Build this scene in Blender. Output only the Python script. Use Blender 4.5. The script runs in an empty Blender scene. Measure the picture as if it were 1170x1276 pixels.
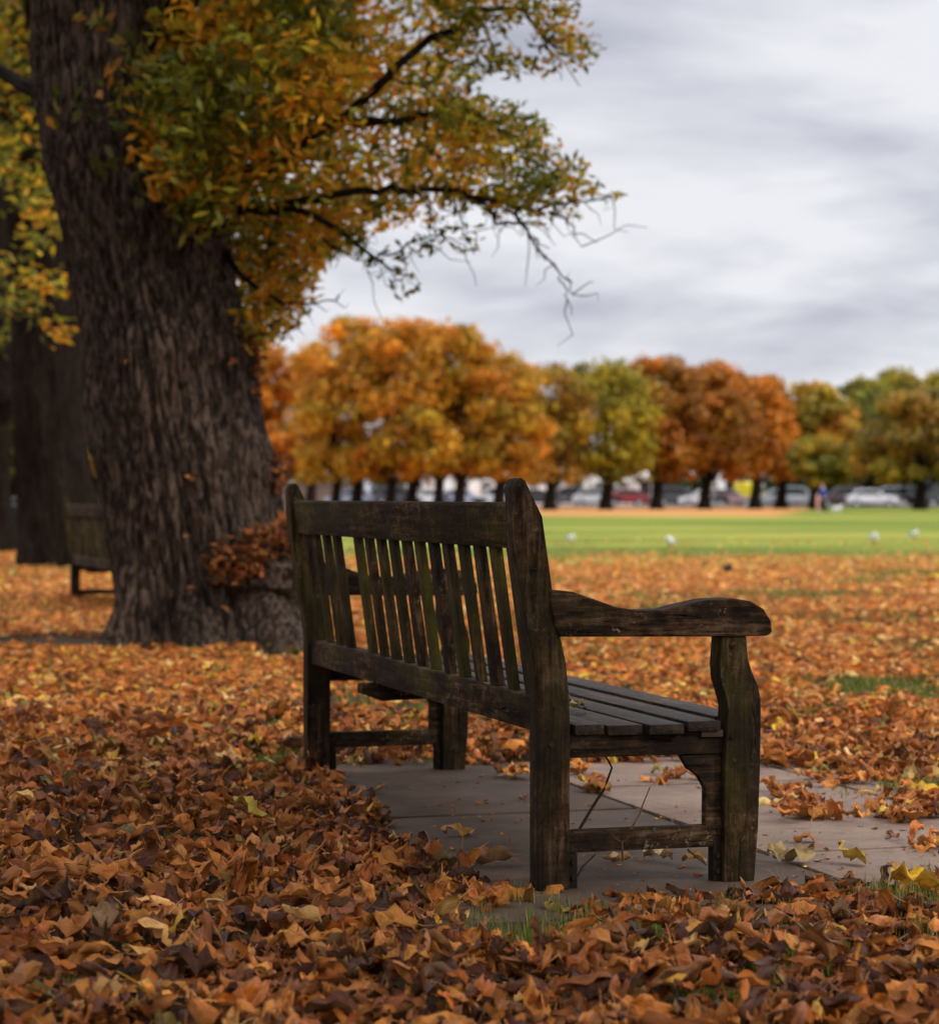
import bpy, bmesh, math, random
import numpy as np
from mathutils import Vector, noise
R = math.radians
random.seed(7); rng = np.random.default_rng(11)
sc = bpy.context.scene
C = bpy.data.collections.new("park"); sc.collection.children.link(C)

# ------------------------------------------------------------------ camera
CZ = 0.888; FP = 3000.0; CX = 585.0; HY = 618.0
cd = bpy.data.cameras.new("camera"); cam = bpy.data.objects.new("camera", cd); C.objects.link(cam)
cam.location = (0, 0, CZ); cam.rotation_euler = (R(90), 0, 0)
cd.sensor_fit = 'HORIZONTAL'; cd.sensor_width = 36; cd.lens = FP/1170*36
cd.shift_y = -(638-HY)/1170
cd.clip_start = 0.1; cd.clip_end = 3000
cd.dof.use_dof = True; cd.dof.focus_distance = 5.5; cd.dof.aperture_fstop = 5.0; cd.dof.aperture_blades = 8
sc.camera = cam
# ------------------------------------------------------------------ world / sun
SUN_EL, SUN_AZ = 34, 116      # azimuth: direction the light comes from, degrees clockwise from +Y
w = bpy.data.worlds.new("World"); sc.world = w; w.use_nodes = True
nt = w.node_tree; nt.nodes.clear()
def N(nt, t, **k):
    n = nt.nodes.new(t)
    for a, b in k.items():
        if a[0] == '_': n.inputs[int(a[1:])].default_value = b
        else: setattr(n, a, b)
    return n
def math_(nt, op, a, b=None, c=None):
    n = nt.nodes.new('ShaderNodeMath'); n.operation = op
    for i, v in enumerate((a, b, c)):
        if v is None: continue
        if isinstance(v, (int, float)): n.inputs[i].default_value = v
        else: nt.links.new(v, n.inputs[i])
    return n.outputs[0]
out = N(nt, 'ShaderNodeOutputWorld')
sky = N(nt, 'ShaderNodeTexSky', sky_type='NISHITA', sun_disc=False, sun_elevation=R(SUN_EL), sun_rotation=R(SUN_AZ))
bs = N(nt, 'ShaderNodeBackground', _1=0.08); nt.links.new(sky.outputs[0], bs.inputs[0])
tc = N(nt, 'ShaderNodeTexCoord'); sp = N(nt, 'ShaderNodeSeparateXYZ'); nt.links.new(tc.outputs['Generated'], sp.inputs[0])
zz = math_(nt, 'ADD', math_(nt, 'MAXIMUM', sp.outputs[2], 0.0), 0.17)
cb = N(nt, 'ShaderNodeCombineXYZ')
nt.links.new(math_(nt, 'DIVIDE', sp.outputs[0], zz), cb.inputs[0]); nt.links.new(math_(nt, 'DIVIDE', sp.outputs[1], zz), cb.inputs[1])
cb.inputs[2].default_value = 3.7
n1 = N(nt, 'ShaderNodeTexNoise'); n1.inputs['Scale'].default_value = 1.35; n1.inputs['Detail'].default_value = 8; n1.inputs['Roughness'].default_value = .55; n1.inputs['Distortion'].default_value = .2
nt.links.new(cb.outputs[0], n1.inputs['Vector'])
cr = N(nt, 'ShaderNodeValToRGB'); nt.links.new(n1.outputs[0], cr.inputs[0])
e = cr.color_ramp.elements; e[0].position = .34; e[0].color = (.37, .38, .45, 1); e[1].position = .58; e[1].color = (.70, .705, .74, 1)
m_ = e = cr.color_ramp.elements.new(.46); e.color = (.53, .54, .60, 1)
gain = math_(nt, 'ADD', 1.0, math_(nt, 'MULTIPLY', math_(nt, 'MAXIMUM', math_(nt, 'SUBTRACT', sp.outputs[2], 0.2), 0.0), 3.6))
bc = N(nt, 'ShaderNodeBackground'); nt.links.new(cr.outputs[0], bc.inputs[0]); nt.links.new(gain, bc.inputs[1])
mx = N(nt, 'ShaderNodeMixShader', _0=0.96); nt.links.new(bs.outputs[0], mx.inputs[1]); nt.links.new(bc.outputs[0], mx.inputs[2]); nt.links.new(mx.outputs[0], out.inputs[0])
sl = bpy.data.lights.new("sun", 'SUN'); sun = bpy.data.objects.new("sun", sl); C.objects.link(sun)
sl.energy = 1.5; sl.angle = R(10); sl.color = (1, .90, .76)
az = R(SUN_AZ); el = R(SUN_EL)
sdir = Vector((math.sin(az)*math.cos(el), math.cos(az)*math.cos(el), math.sin(el)))
sun.rotation_euler = sdir.to_track_quat('Z', 'Y').to_euler(); sun.location = (0, 0, 50)
vs = sc.view_settings; vs.view_transform = 'Standard'; vs.look = 'None'; vs.exposure = 0.32; vs.gamma = 1
# ------------------------------------------------------------------ helpers
def P(x, y, Z):               # photo pixel at distance Z -> world point
    return ((x-CX)*Z/FP, Z, CZ-(y-HY)*Z/FP)
def G(x, y):                  # photo pixel on the ground
    Z = CZ*FP/(y-HY); return ((x-CX)*Z/FP, Z)
def tag(o, label=None, cat=None, group=None, kind=None):
    if label: o['label'] = label
    if cat: o['category'] = cat
    if group: o['group'] = group
    if kind: o['kind'] = kind
    return o
def empty(name, loc, rz=0, label=None, cat=None, group=None):
    o = bpy.data.objects.new(name, None); C.objects.link(o); o.location = loc; o.rotation_euler = (0, 0, rz); o.empty_display_size = .2
    return tag(o, label, cat, group)
def np_mesh(name, V, F, mat, parent=None, col=None, st=None, smooth=False, loc=(0, 0, 0)):
    V = np.asarray(V, np.float32).reshape(-1, 3); F = np.asarray(F, np.int32); k = F.shape[1]
    me = bpy.data.meshes.new(name); me.vertices.add(len(V)); me.vertices.foreach_set('co', V.ravel())
    me.loops.add(F.size); me.loops.foreach_set('vertex_index', F.ravel())
    me.polygons.add(len(F)); me.polygons.foreach_set('loop_start', np.arange(0, F.size, k, dtype=np.int32))
    me.update(calc_edges=True)
    if smooth: me.polygons.foreach_set('use_smooth', np.ones(len(F), bool))
    for nm, a in (('Col', col), ('st', st)):
        if a is not None:
            at = me.attributes.new(nm, 'FLOAT_COLOR', 'POINT'); b = np.ones((len(V), 4), np.float32); b[:, :a.shape[1]] = a
            at.data.foreach_set('color', b.ravel())
    me.materials.append(mat); me.validate()
    o = bpy.data.objects.new(name, me); C.objects.link(o); o.location = loc
    if parent: o.parent = parent
    return o
class MB:
    def __init__(s): s.v = []; s.f = []
    def add(s, v, f):
        n = len(s.v); s.v += [tuple(p) for p in v]; s.f += [tuple(i+n for i in q) for q in f]
    def box(s, a, b):
        x0, y0, z0 = a; x1, y1, z1 = b
        s.add([(x0,y0,z0),(x1,y0,z0),(x1,y1,z0),(x0,y1,z0),(x0,y0,z1),(x1,y0,z1),(x1,y1,z1),(x0,y1,z1)],
              [(3,2,1,0),(4,5,6,7),(0,1,5,4),(1,2,6,5),(2,3,7,6),(3,0,4,7)])
    def prism(s, pts, axis, a, b):    # pts outline in the other two axes, extruded a..b along axis
        def mk(p, q, t): return {0: (t, p, q), 1: (p, t, q), 2: (p, q, t)}[axis]
        n = len(pts); v = [mk(p, q, a) for p, q in pts]+[mk(p, q, b) for p, q in pts]
        s.add(v, [tuple(range(n)), tuple(range(2*n-1, n-1, -1))]+[(i, i+n, (i+1) % n+n, (i+1) % n) for i in range(n)])
    def tube(s, pts, rad, n=8, cap=True):
        pts = [Vector(p) for p in pts]; rings = []; v = []; up = Vector((0.13, .21, 1))
        for i, p in enumerate(pts):
            d = (pts[min(i+1, len(pts)-1)]-pts[max(i-1, 0)])
            d = d.normalized() if d.length > 1e-9 else Vector((0, 0, 1))
            a = d.cross(up if abs(d.dot(up.normalized())) < .95 else Vector((1, 0, 0))).normalized(); b = d.cross(a)
            r = rad[i] if isinstance(rad, (list, tuple)) else rad
            for k in range(n):
                t = 2*math.pi*k/n; v.append(p+a*(r*math.cos(t))+b*(r*math.sin(t)))
        f = [(i*n+k, i*n+(k+1) % n, (i+1)*n+(k+1) % n, (i+1)*n+k) for i in range(len(pts)-1) for k in range(n)]
        if cap: f += [tuple(range(n-1, -1, -1)), tuple(range((len(pts)-1)*n, len(pts)*n))]
        s.add(v, f)
    def build(s, name, mat, parent=None, bevel=0, smooth=False, seg=2):
        me = bpy.data.meshes.new(name); me.from_pydata(s.v, [], s.f); me.materials.append(mat)
        bm = bmesh.new(); bm.from_mesh(me); bmesh.ops.recalc_face_normals(bm, faces=bm.faces)
        if bevel:
            es = [e for e in bm.edges if len(e.link_faces) == 2 and e.calc_face_angle(0) > R(28)]
            bmesh.ops.bevel(bm, geom=es, offset=bevel, segments=seg, affect='EDGES', profile=.6, clamp_overlap=True)
        bm.to_mesh(me); bm.free()
        if smooth or bevel:
            me.polygons.foreach_set('use_smooth', np.ones(len(me.polygons), bool)); me.set_sharp_from_angle(angle=R(38))
        o = bpy.data.objects.new(name, me); C.objects.link(o)
        if parent: o.parent = parent
        return o
# ------------------------------------------------------------------ materials
def mat(name, rough=.7, spec=.3, col=None):
    m = bpy.data.materials.new(name); m.use_nodes = True; b = m.node_tree.nodes['Principled BSDF']
    b.inputs['Roughness'].default_value = rough; b.inputs['Specular IOR Level'].default_value = spec
    if col: b.inputs['Base Color'].default_value = (*col, 1)
    return m, m.node_tree, b
def ramp(nt, src, stops):
    r = nt.nodes.new('ShaderNodeValToRGB'); el = r.color_ramp.elements
    while len(el) < len(stops): el.new(.5)
    for e, (p, c) in zip(el, stops): e.position = p; e.color = (*c, 1)
    nt.links.new(src, r.inputs[0]); return r.outputs[0]
def noi(nt, vec, scale, detail=4, rough=.55, dist=0):
    n = nt.nodes.new('ShaderNodeTexNoise'); n.inputs['Scale'].default_value = scale; n.inputs['Detail'].default_value = detail
    n.inputs['Roughness'].default_value = rough; n.inputs['Distortion'].default_value = dist
    nt.links.new(vec, n.inputs['Vector']); return n.outputs[0]
def mapped(nt, scale, coord='Object'):
    t = nt.nodes.new('ShaderNodeTexCoord'); m = nt.nodes.new('ShaderNodeMapping'); m.inputs['Scale'].default_value = scale
    nt.links.new(t.outputs[coord], m.inputs[0]); return m.outputs[0]
def mixc(nt, f, a, b, mode='MIX'):
    m = nt.nodes.new('ShaderNodeMix'); m.data_type = 'RGBA'; m.blend_type = mode
    for s_, v in ((m.inputs[0], f), (m.inputs[6], a), (m.inputs[7], b)):
        if isinstance(v, (int, float)): s_.default_value = v
        elif isinstance(v, tuple): s_.default_value = (*v, 1)
        else: nt.links.new(v, s_)
    return m.outputs[2]
def bump(nt, b, h, strength, dist):
    n = nt.nodes.new('ShaderNodeBump'); n.inputs['Strength'].default_value = strength; n.inputs['Distance'].default_value = dist
    nt.links.new(h, n.inputs['Height']); nt.links.new(n.outputs[0], b.inputs['Normal'])

def wood(name, axis, moss=.5, lich=.6):
    m, nt, b = mat(name, .78, .13)
    s = [60, 60, 60]; s[axis] = 5.5; v = mapped(nt, s)
    iso = noi(nt, mapped(nt, (1, 1, 1)), 26, 5, .7)
    g = math_(nt, 'ADD', math_(nt, 'MULTIPLY', noi(nt, v, 1.0, 6, .65, .6), .6), math_(nt, 'MULTIPLY', iso, .4))
    c = ramp(nt, g, [(.40, (.005, .0028, .0016)), (.47, (.025, .0120, .0055)), (.53, (.058, .030, .0145)), (.62, (.14, .086, .046))])
    s2 = [7, 7, 7]; s2[axis] = 1.6; v2 = mapped(nt, s2)
    g2 = noi(nt, v2, 1.0, 5, .6)
    fm = math_(nt, 'MULTIPLY', ramp_f(nt, g2, .44, .60), moss)
    c = mixc(nt, fm, c, mixc(nt, noi(nt, v, 2.0, 2), (.030, .028, .004), (.105, .090, .012)))
    v3 = mapped(nt, (1, 1, 1)); sp_ = noi(nt, v3, 62, 4, .7); patch = noi(nt, v3, 6, 3)
    lf = math_(nt, 'MULTIPLY', ramp_f(nt, sp_, .58, .66), ramp_f(nt, patch, .48, .60))
    c = mixc(nt, math_(nt, 'MULTIPLY', lf, lich), c, (.22, .18, .13))
    dark = ramp_f(nt, noi(nt, v3, 4.5, 4), .58, .42)
    c = mixc(nt, math_(nt, 'MULTIPLY', dark, .7), c, (.009, .0065, .005))
    nt.links.new(c, b.inputs['Base Color'])
    crk = ramp_f(nt, noi(nt, v, .8, 3, .5, .4), .34, .30)
    h = math_(nt, 'SUBTRACT', math_(nt, 'ADD', g, math_(nt, 'MULTIPLY', sp_, .5)), math_(nt, 'MULTIPLY', crk, 2.0))
    bump(nt, b, h, 1.0, .005)
    return m
def ramp_f(nt, src, a, b):
    n = nt.nodes.new('ShaderNodeMapRange'); n.inputs[1].default_value = a; n.inputs[2].default_value = b
    nt.links.new(src, n.inputs[0]); return n.outputs[0]

def leafmat(name, trans=.0, rough=.6, veins=True):
    m, nt, b = mat(name, rough, .3)
    a = nt.nodes.new('ShaderNodeAttribute'); a.attribute_name = 'Col'; c = a.outputs[0]
    if veins:
        s = nt.nodes.new('ShaderNodeAttribute'); s.attribute_name = 'st'; q = nt.nodes.new('ShaderNodeSeparateXYZ'); nt.links.new(s.outputs[1], q.inputs[0])
        at = math_(nt, 'ABSOLUTE', math_(nt, 'SUBTRACT', q.outputs[1], .5))
        wv = math_(nt, 'SINE', math_(nt, 'MULTIPLY', math_(nt, 'SUBTRACT', q.outputs[0], math_(nt, 'MULTIPLY', at, .9)), 48.0))
        vein = math_(nt, 'MAXIMUM', ramp_f(nt, wv, .80, 1.0), ramp_f(nt, at, .035, .01))
        v3 = mapped(nt, (1, 1, 1)); bl = noi(nt, v3, 38, 3, .6)
        c = mixc(nt, ramp_f(nt, bl, .48, .72), c, mixc(nt, 1.0, c, (.5, .42, .36), 'MULTIPLY'))
        c = mixc(nt, math_(nt, 'MULTIPLY', vein, .5), c, mixc(nt, 1.0, c, (1.5, 1.5, 1.5), 'MULTIPLY'))
        bump(nt, b, math_(nt, 'ADD', math_(nt, 'MULTIPLY', vein, .6), bl), .5, .002)
    gm = nt.nodes.new('ShaderNodeNewGeometry'); c = mixc(nt, math_(nt, 'MULTIPLY', gm.outputs['Backfacing'], .4), c, mixc(nt, .35, c, (.62, .42, .22)) if trans < .4 else c)
    nt.links.new(c, b.inputs['Base Color'])
    if trans:
        t = nt.nodes.new('ShaderNodeBsdfTranslucent'); nt.links.new(c, t.inputs[0])
        mx = nt.nodes.new('ShaderNodeMixShader'); mx.inputs[0].default_value = trans
        o = nt.nodes['Material Output']; nt.links.new(b.outputs[0], mx.inputs[1]); nt.links.new(t.outputs[0], mx.inputs[2]); nt.links.new(mx.outputs[0], o.inputs[0])
    return m
M = {}
M['wl'] = wood('bench wood along length', 1, .55); M['wd'] = wood('bench wood along depth', 0, .12, 1.0); M['wv'] = wood('bench wood upright', 2, .5)
M['wslat'] = wood('bench wood back slats', 2, .95)
M['wseat'] = wood('bench wood seat slats', 1, .12)
M['wseat'].node_tree.nodes['Principled BSDF'].inputs['Roughness'].default_value = .6; M['wseat'].node_tree.nodes['Principled BSDF'].inputs['Specular IOR Level'].default_value = .22
M['litter'] = leafmat('dead leaf', .1, .5); M['litter_far'] = leafmat('dead leaf far', .2, .65, False)
M['leaf'] = leafmat('living leaf', .45, .5, False)
M['metal'] = mat('dark bracket metal', .8, .1, (.02, .014, .010))[0]
M['twig'] = mat('twig bark', .8, .2, (.085, .048, .028))[0]
M['pale'] = mat('pale worn wood', .8, .2, (.065, .042, .03))[0]

def bark(name, c0, c1):
    m, nt, b = mat(name, .9, .15)
    v = mapped(nt, (1, 1, .26)); g = noi(nt, v, 34, 7, .66, .8)
    v2 = mapped(nt, (1, 1, 1)); g2 = noi(nt, v2, 3.0, 4); g3 = noi(nt, v2, 60, 4, .6)
    c = ramp(nt, g, [(.30, tuple(x*.35 for x in c0)), (.46, c0), (.62, c1), (.8, tuple(x*1.5 for x in c1))])
    c = mixc(nt, math_(nt, 'MULTIPLY', ramp_f(nt, g2, .5, .75), .35), c, (.028, .028, .014))
    nt.links.new(c, b.inputs['Base Color'])
    bump(nt, b, math_(nt, 'ADD', g, math_(nt, 'MULTIPLY', g3, .25)), 1.0, .035)
    return m
M['bark'] = bark('lime bark', (.026, .017, .012), (.165, .118, .092))
M['bark_shaded'] = bark('shaded bark', (.010, .006, .004), (.028, .018, .012))  # darker copy of the bark; shade under the trees is put into its colour

# ------------------------------------------------------------------ ground
def hgt(x, y):
    return .018*noise.noise(Vector((x*.8, y*.8, 3))) + .008*noise.noise(Vector((x*3, y*3, 9)))
ER = Vector((.959, .283)); EU = Vector((-.283, .959)); BO = Vector((.155, 5.4)); TH = math.atan2(.283, .959)
def bench_xy(x, y): d = Vector((x, y))-BO; return d.dot(ER), d.dot(EU)     # (v depth, u length)
m, nt, b = mat('park ground', .95, .1)
v = mapped(nt, (1, 1, 1)); sx = nt.nodes.new('ShaderNodeSeparateXYZ'); nt.links.new(v, sx.inputs[0])
X, Y = sx.outputs[0], sx.outputs[1]
nb = noi(nt, v, .35, 4); nm = noi(nt, v, 6, 5); nf = noi(nt, v, 60, 4, .6)
soil = ramp(nt, nf, [(.3, (.03, .019, .012)), (.7, (.10, .066, .045))])
litter = ramp(nt, nf, [(.3, (.16, .055, .018)), (.5, (.36, .13, .035)), (.7, (.52, .22, .07))])
vs_ = mapped(nt, (.045, .14, 1)); gs = noi(nt, vs_, 1.0, 5, .6)
grass = ramp(nt, gs, [(.40, (.055, .105, .007)), (.5, (.125, .175, .013)), (.60, (.33, .29, .045))])
grass = mixc(nt, .35, grass, ramp(nt, noi(nt, v, 9, 4), [(.3, (.04, .07, .010)), (.7, (.24, .26, .05))]))
near = mixc(nt, math_(nt, 'MULTIPLY', ramp_f(nt, nm, .52, .66), .6), soil, (.05, .07, .014))
fl = math_(nt, 'ADD', Y, math_(nt, 'MULTIPLY', math_(nt, 'SUBTRACT', nb, .5), 12))
fl = math_(nt, 'SUBTRACT', fl, math_(nt, 'MULTIPLY', math_(nt, 'MINIMUM', X, 0), .9 * -1))  # litter reaches farther under the left trees
c = mixc(nt, ramp_f(nt, Y, 19, 27), near, litter)
c = mixc(nt, ramp_f(nt, fl, 22, 34), c, grass)
far = mixc(nt, ramp_f(nt, gs, .45, .6), (.44, .17, .05), (.42, .24, .08))
fb = math_(nt, 'SUBTRACT', math_(nt, 'ADD', Y, math_(nt, 'MULTIPLY', gs, 14)), math_(nt, 'MULTIPLY', math_(nt, 'MAXIMUM', math_(nt, 'SUBTRACT', X, 14), 0), 6))
c = mixc(nt, ramp_f(nt, fb, 112, 122), c, far)
fL = math_(nt, 'ADD', X, 6)
nt.links.new(c, b.inputs['Base Color']); bump(nt, b, math_(nt, 'ADD', nm, nf), .6, .02)
M['ground'] = m
ys = np.concatenate([np.arange(1, 10, .12), np.arange(10, 40, .5), np.arange(40, 260, 6), [300, 400, 600, 900, 1500]])
xsn = np.concatenate([[-900, -300, -120, -60, -30, -15], np.arange(-8, 8.1, .2), [15, 30, 60, 120, 300, 900]])
ys = np.concatenate([[-60, -20, -5], ys])
gx, gy = np.meshgrid(xsn, ys)
gz = np.array([[hgt(a, b_)-.03 if abs(a) < 20 and b_ < 60 else -.03 for a, b_ in zip(r1, r2)] for r1, r2 in zip(gx, gy)])
for i in range(gz.shape[0]):
    for j in range(gz.shape[1]):
        v_, u_ = bench_xy(gx[i, j], gy[i, j])
        if -.4 < v_ < 2.9 and -.35 < u_ < 2.8: gz[i, j] = -.045
Vg = np.stack([gx, gy, gz], -1).reshape(-1, 3); nx = len(xsn); ny = len(ys)
ii = (np.arange(ny-1)[:, None]*nx+np.arange(nx-1)[None]).ravel()
tag(np_mesh('ground', Vg, np.stack([ii, ii+1, ii+nx+1, ii+nx], 1), M['ground'], smooth=True), kind='structure')
# road behind the far trees
m, nt, b = mat('asphalt', .9, .2); v = mapped(nt, (1, 1, 1))
nt.links.new(ramp(nt, noi(nt, v, 8, 4), [(.3, (.04, .04, .042)), (.7, (.065, .063, .062))]), b.inputs['Base Color']); M['asphalt'] = m
q = MB(); q.box((-300, 196, -.2), (300, 216, -.015)); tag(q.build('road', M['asphalt']), kind='structure')
q = MB(); q.box((-300, 192.8, -.2), (300, 196, .08)); q.box((-300, 216, -.2), (300, 221, .09))
M['kerb'] = mat('kerb concrete', .9, .2, (.22, .2, .18))[0]
tag(q.build('pavement', M['kerb']), kind='structure')
# ------------------------------------------------------------------ paving under the bench
def slabmat(name, c0, c1):
    m, nt, b = mat(name, .8, .25); v = mapped(nt, (1, 1, 1))
    g = noi(nt, v, 3.2, 8, .68); f = noi(nt, v, 120, 3, .7); g2 = noi(nt, v, 14, 4)
    c = ramp(nt, g, [(.3, c0), (.7, c1)]); c = mixc(nt, math_(nt, 'MULTIPLY', ramp_f(nt, f, .45, .75), .3), c, (.02, .017, .015))
    c = mixc(nt, math_(nt, 'MULTIPLY', ramp_f(nt, g2, .55, .75), .45), c, (.05, .045, .03))
    nt.links.new(c, b.inputs['Base Color']); bump(nt, b, math_(nt, 'ADD', f, g2), .6, .004); return m
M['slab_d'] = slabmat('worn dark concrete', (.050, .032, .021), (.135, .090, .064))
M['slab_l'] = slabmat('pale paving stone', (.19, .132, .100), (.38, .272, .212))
pav = empty('paving', (BO.x, BO.y, 0), TH, 'worn concrete and pale stone slabs laid under and in front of the bench'); pav['kind'] = 'structure'
def slab(v0, v1, u0, u1, mt, z=0.0, nm='paving_slab'):
    q = MB(); g = .008; q.box((v0+g, u0+g, -.08), (v1-g, u1-g, z)); return q.build(nm, mt, pav, bevel=.006)
DV = .72
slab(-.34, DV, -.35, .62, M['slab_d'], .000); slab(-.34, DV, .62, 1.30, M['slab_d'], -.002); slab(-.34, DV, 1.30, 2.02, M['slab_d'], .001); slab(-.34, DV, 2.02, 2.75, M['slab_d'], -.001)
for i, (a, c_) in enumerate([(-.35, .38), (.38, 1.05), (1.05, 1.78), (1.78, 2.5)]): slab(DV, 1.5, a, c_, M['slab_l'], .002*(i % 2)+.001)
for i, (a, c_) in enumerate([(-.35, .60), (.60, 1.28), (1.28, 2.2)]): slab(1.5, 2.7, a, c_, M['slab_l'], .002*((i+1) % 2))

# ------------------------------------------------------------------ park bench
def side(x, y, u):          # pixel -> (v, w) on the plane at length-position u of the main bench
    ox, oy = BO+EU*u; k = (x-CX)/FP
    v = (k*oy-ox)/(ER.x-k*ER.y); Z = oy+v*ER.y
    return v, CZ-(y-HY)*Z/FP
LB = 2.44
def make_bench(label, group):
    t = empty('park_bench', (BO.x, BO.y, 0), TH, label, 'bench', group)
    post = [(0, -.03), (0, .43), (-.008, .50), (-.024, .582), (-.053, .782), (-.060, .905), (-.052, .925), (-.040, .930), (-.030, .922), (.010, .842),
            (.022, .76), (.034, .676), (.050, .585), (.066, .512), (.074, .435), (.076, .36), (.074, -.03)]
    leg = [(.448, -.03), (.452, .30), (.460, .40), (.452, .432), (.441, .465), (.438, .50), (.441, .535), (.443, .566), (.504, .566), (.509, .514), (.519, .482),
           (.533, .452), (.541, .42), (.541, .36), (.539, .25), (.534, .12), (.522, -.03)]
    px = [(699, 793.5), (697, 765), (691, 736), (700, 736), (714, 737.5), (737, 745.6), (766, 756), (795, 761), (828, 760), (854, 753.5), (880, 747.5), (912, 745.5), (935, 749), (951, 759), (960, 774), (961.5, 788), (956, 796), (905, 796.5)]
    arm = [side(x, y, 0) for x, y in px]; arm[0] = (.045, arm[0][1]); arm[1] = (.03, arm[1][1]); arm[2] = (.025, arm[2][1]+.0)
    arm = [(v_, max(w_, .565)) for v_, w_ in arm]
    def railv(w_): return -.02+(.43-w_)*.17 if w_ > .43 else -.0   # back rake line
    for s in (0, 1):
        u0, u1 = (0, .07) if s == 0 else (LB-.07, LB)
        q = MB(); q.prism(post, 1, u0, u1); q.build('back_post', M['wv'], t, .006)
        q = MB(); q.prism(leg, 1, u0+.002, u1-.002); q.build('front_leg', M['wv'], t, .005)
        q = MB(); q.prism(arm, 1, u0-.006, u1+.006); q.build('armrest', M['wd'], t, .006, seg=3)
        a = .016; c0, c1 = (u0+a, u1-a)
        q = MB(); q.box((.0745, c0, .295), (.453, c1, .352)); q.build('side_rail', M['wd'], t, .003)
        q = MB(); q.box((.0745, c0+.002, .080), (.448, c1-.002, .130)); q.build('stretcher', M['wd'], t, .004)
        q = MB(); q.prism([(.350, .293), (.449, .293), (.449, .10), (.410, .105), (.411, .215), (.395, .243), (.368, .262)], 1, c0+.006, c1-.006)
        q.build('corner_brace', M['wd'], t, .003)
        # foot anchors with bolts
        for v0, v1 in ((.0765, .098), (.428, .4475)):
            q = MB(); q.box((v0, c0+.001, 0), (v1, c1-.004, .079 if v0 < .2 else .1)); an = q.build('foot_bracket', M['metal'], t, .002)
            for zz_ in (.025, .06):
                q = MB(); q.tube([((v0+v1)/2, c0+.002, zz_), ((v0+v1)/2, c0-.005, zz_)], .006, 8); q.build('bolt', M['metal'], an)
        for v_, w_ in ((.47, .335), (.03, .33), (-.012, .72), (.47, .545)):
            yy = u0 if s == 0 else u1; d = -.003 if s == 0 else .003
            q = MB(); q.tube([(v_, yy+.002*(-1 if s else 1)*-1, w_), (v_, yy+d, w_)], .007, 10); q.build('peg', M['wd'], t)
    # long rails
    q = MB(); q.prism([(-.034, .768), (-.048, .868), (-.044, .874), (-.012, .874), (-.002, .862), (.008, .768)], 1, .069, LB-.069); q.build('top_rail', M['wl'], t, .005)
    q = MB(); q.prism([(.012, .352), (.012, .428), (.016, .432), (.058, .432), (.06, .352)], 1, .069, LB-.069); q.build('bottom_rail', M['wl'], t, .004)
    q = MB(); q.box((.462, .069, .285), (.492, LB-.069, .350)); q.build('front_rail', M['wl'], t, .004)
    q = MB(); q.box((.396, .0085, .334), (.4495, .0155, .3495)); q.build('rail_end', M['pale'], t, .002)
    # back slats: sixteen places, one slat missing near the far end (slipped away)
    n = 17; p0 = .070; pitch = (LB-.14)/n
    for k in range(n):
        if k == 12: continue
        uc = p0+pitch*(k+.5)+(rng.random()-.5)*.008
        tw = (rng.random()-.5)*.004
        hw = .029; th = .009
        q = MB(); b0, b1 = .030, -.018
        q.add([(b0-th+tw, uc-hw, .427), (b0+th+tw, uc-hw, .427), (b0+th-tw, uc+hw, .427), (b0-th-tw, uc+hw, .427),
               (b1-th, uc-hw, .775), (b1+th, uc-hw, .775), (b1+th, uc+hw, .775), (b1-th, uc+hw, .775)],
              [(3,2,1,0),(4,5,6,7),(0,1,5,4),(1,2,6,5),(2,3,7,6),(3,0,4,7)])
        q.build('back_slat', M['wslat'], t, .003)
    # seat slats
    for k, (v0, v1, z0, ua, ub) in enumerate([(.085, .155, .372, -.004, LB+.004), (.165, .25, .368, .002, LB-.002), (.262, .347, .368, -.008, LB), (.359, .440, .372, .001, LB), (.4535, .538, .376, .073, LB-.073)]):
        q = MB(); q.box((v0, ua, z0-.0235), (v1, ub, z0)); q.build('seat_slat', M['wseat'], t, .0035)
    for uc in (1.63,):
        q = MB(); q.prism([(-.012, .345), (.461, .345), (.461, .325), (.40, .305), (.05, .295), (-.012, .318)], 1, uc-.03, uc+.03)
        q.build('cross_bearer', M['wd'], t, .004)
    return t
def copy_tree(o, parent=None):
    c = o.copy(); C.objects.link(c); c.parent = parent
    for ch in list(o.children): copy_tree(ch, c)
    return c
bench = make_bench('weathered dark wooden bench with green algae on its back slats, on paving in the foreground', 'slatted park benches')
b2 = copy_tree(bench); b2['label'] = 'small distant wooden bench half hidden behind the leaning trunk on the left'
b2.location = (-2.69, 18.4, -.04); b2.rotation_euler[2] = R(18.0); b2.scale = (.98, .98, .98)

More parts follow.
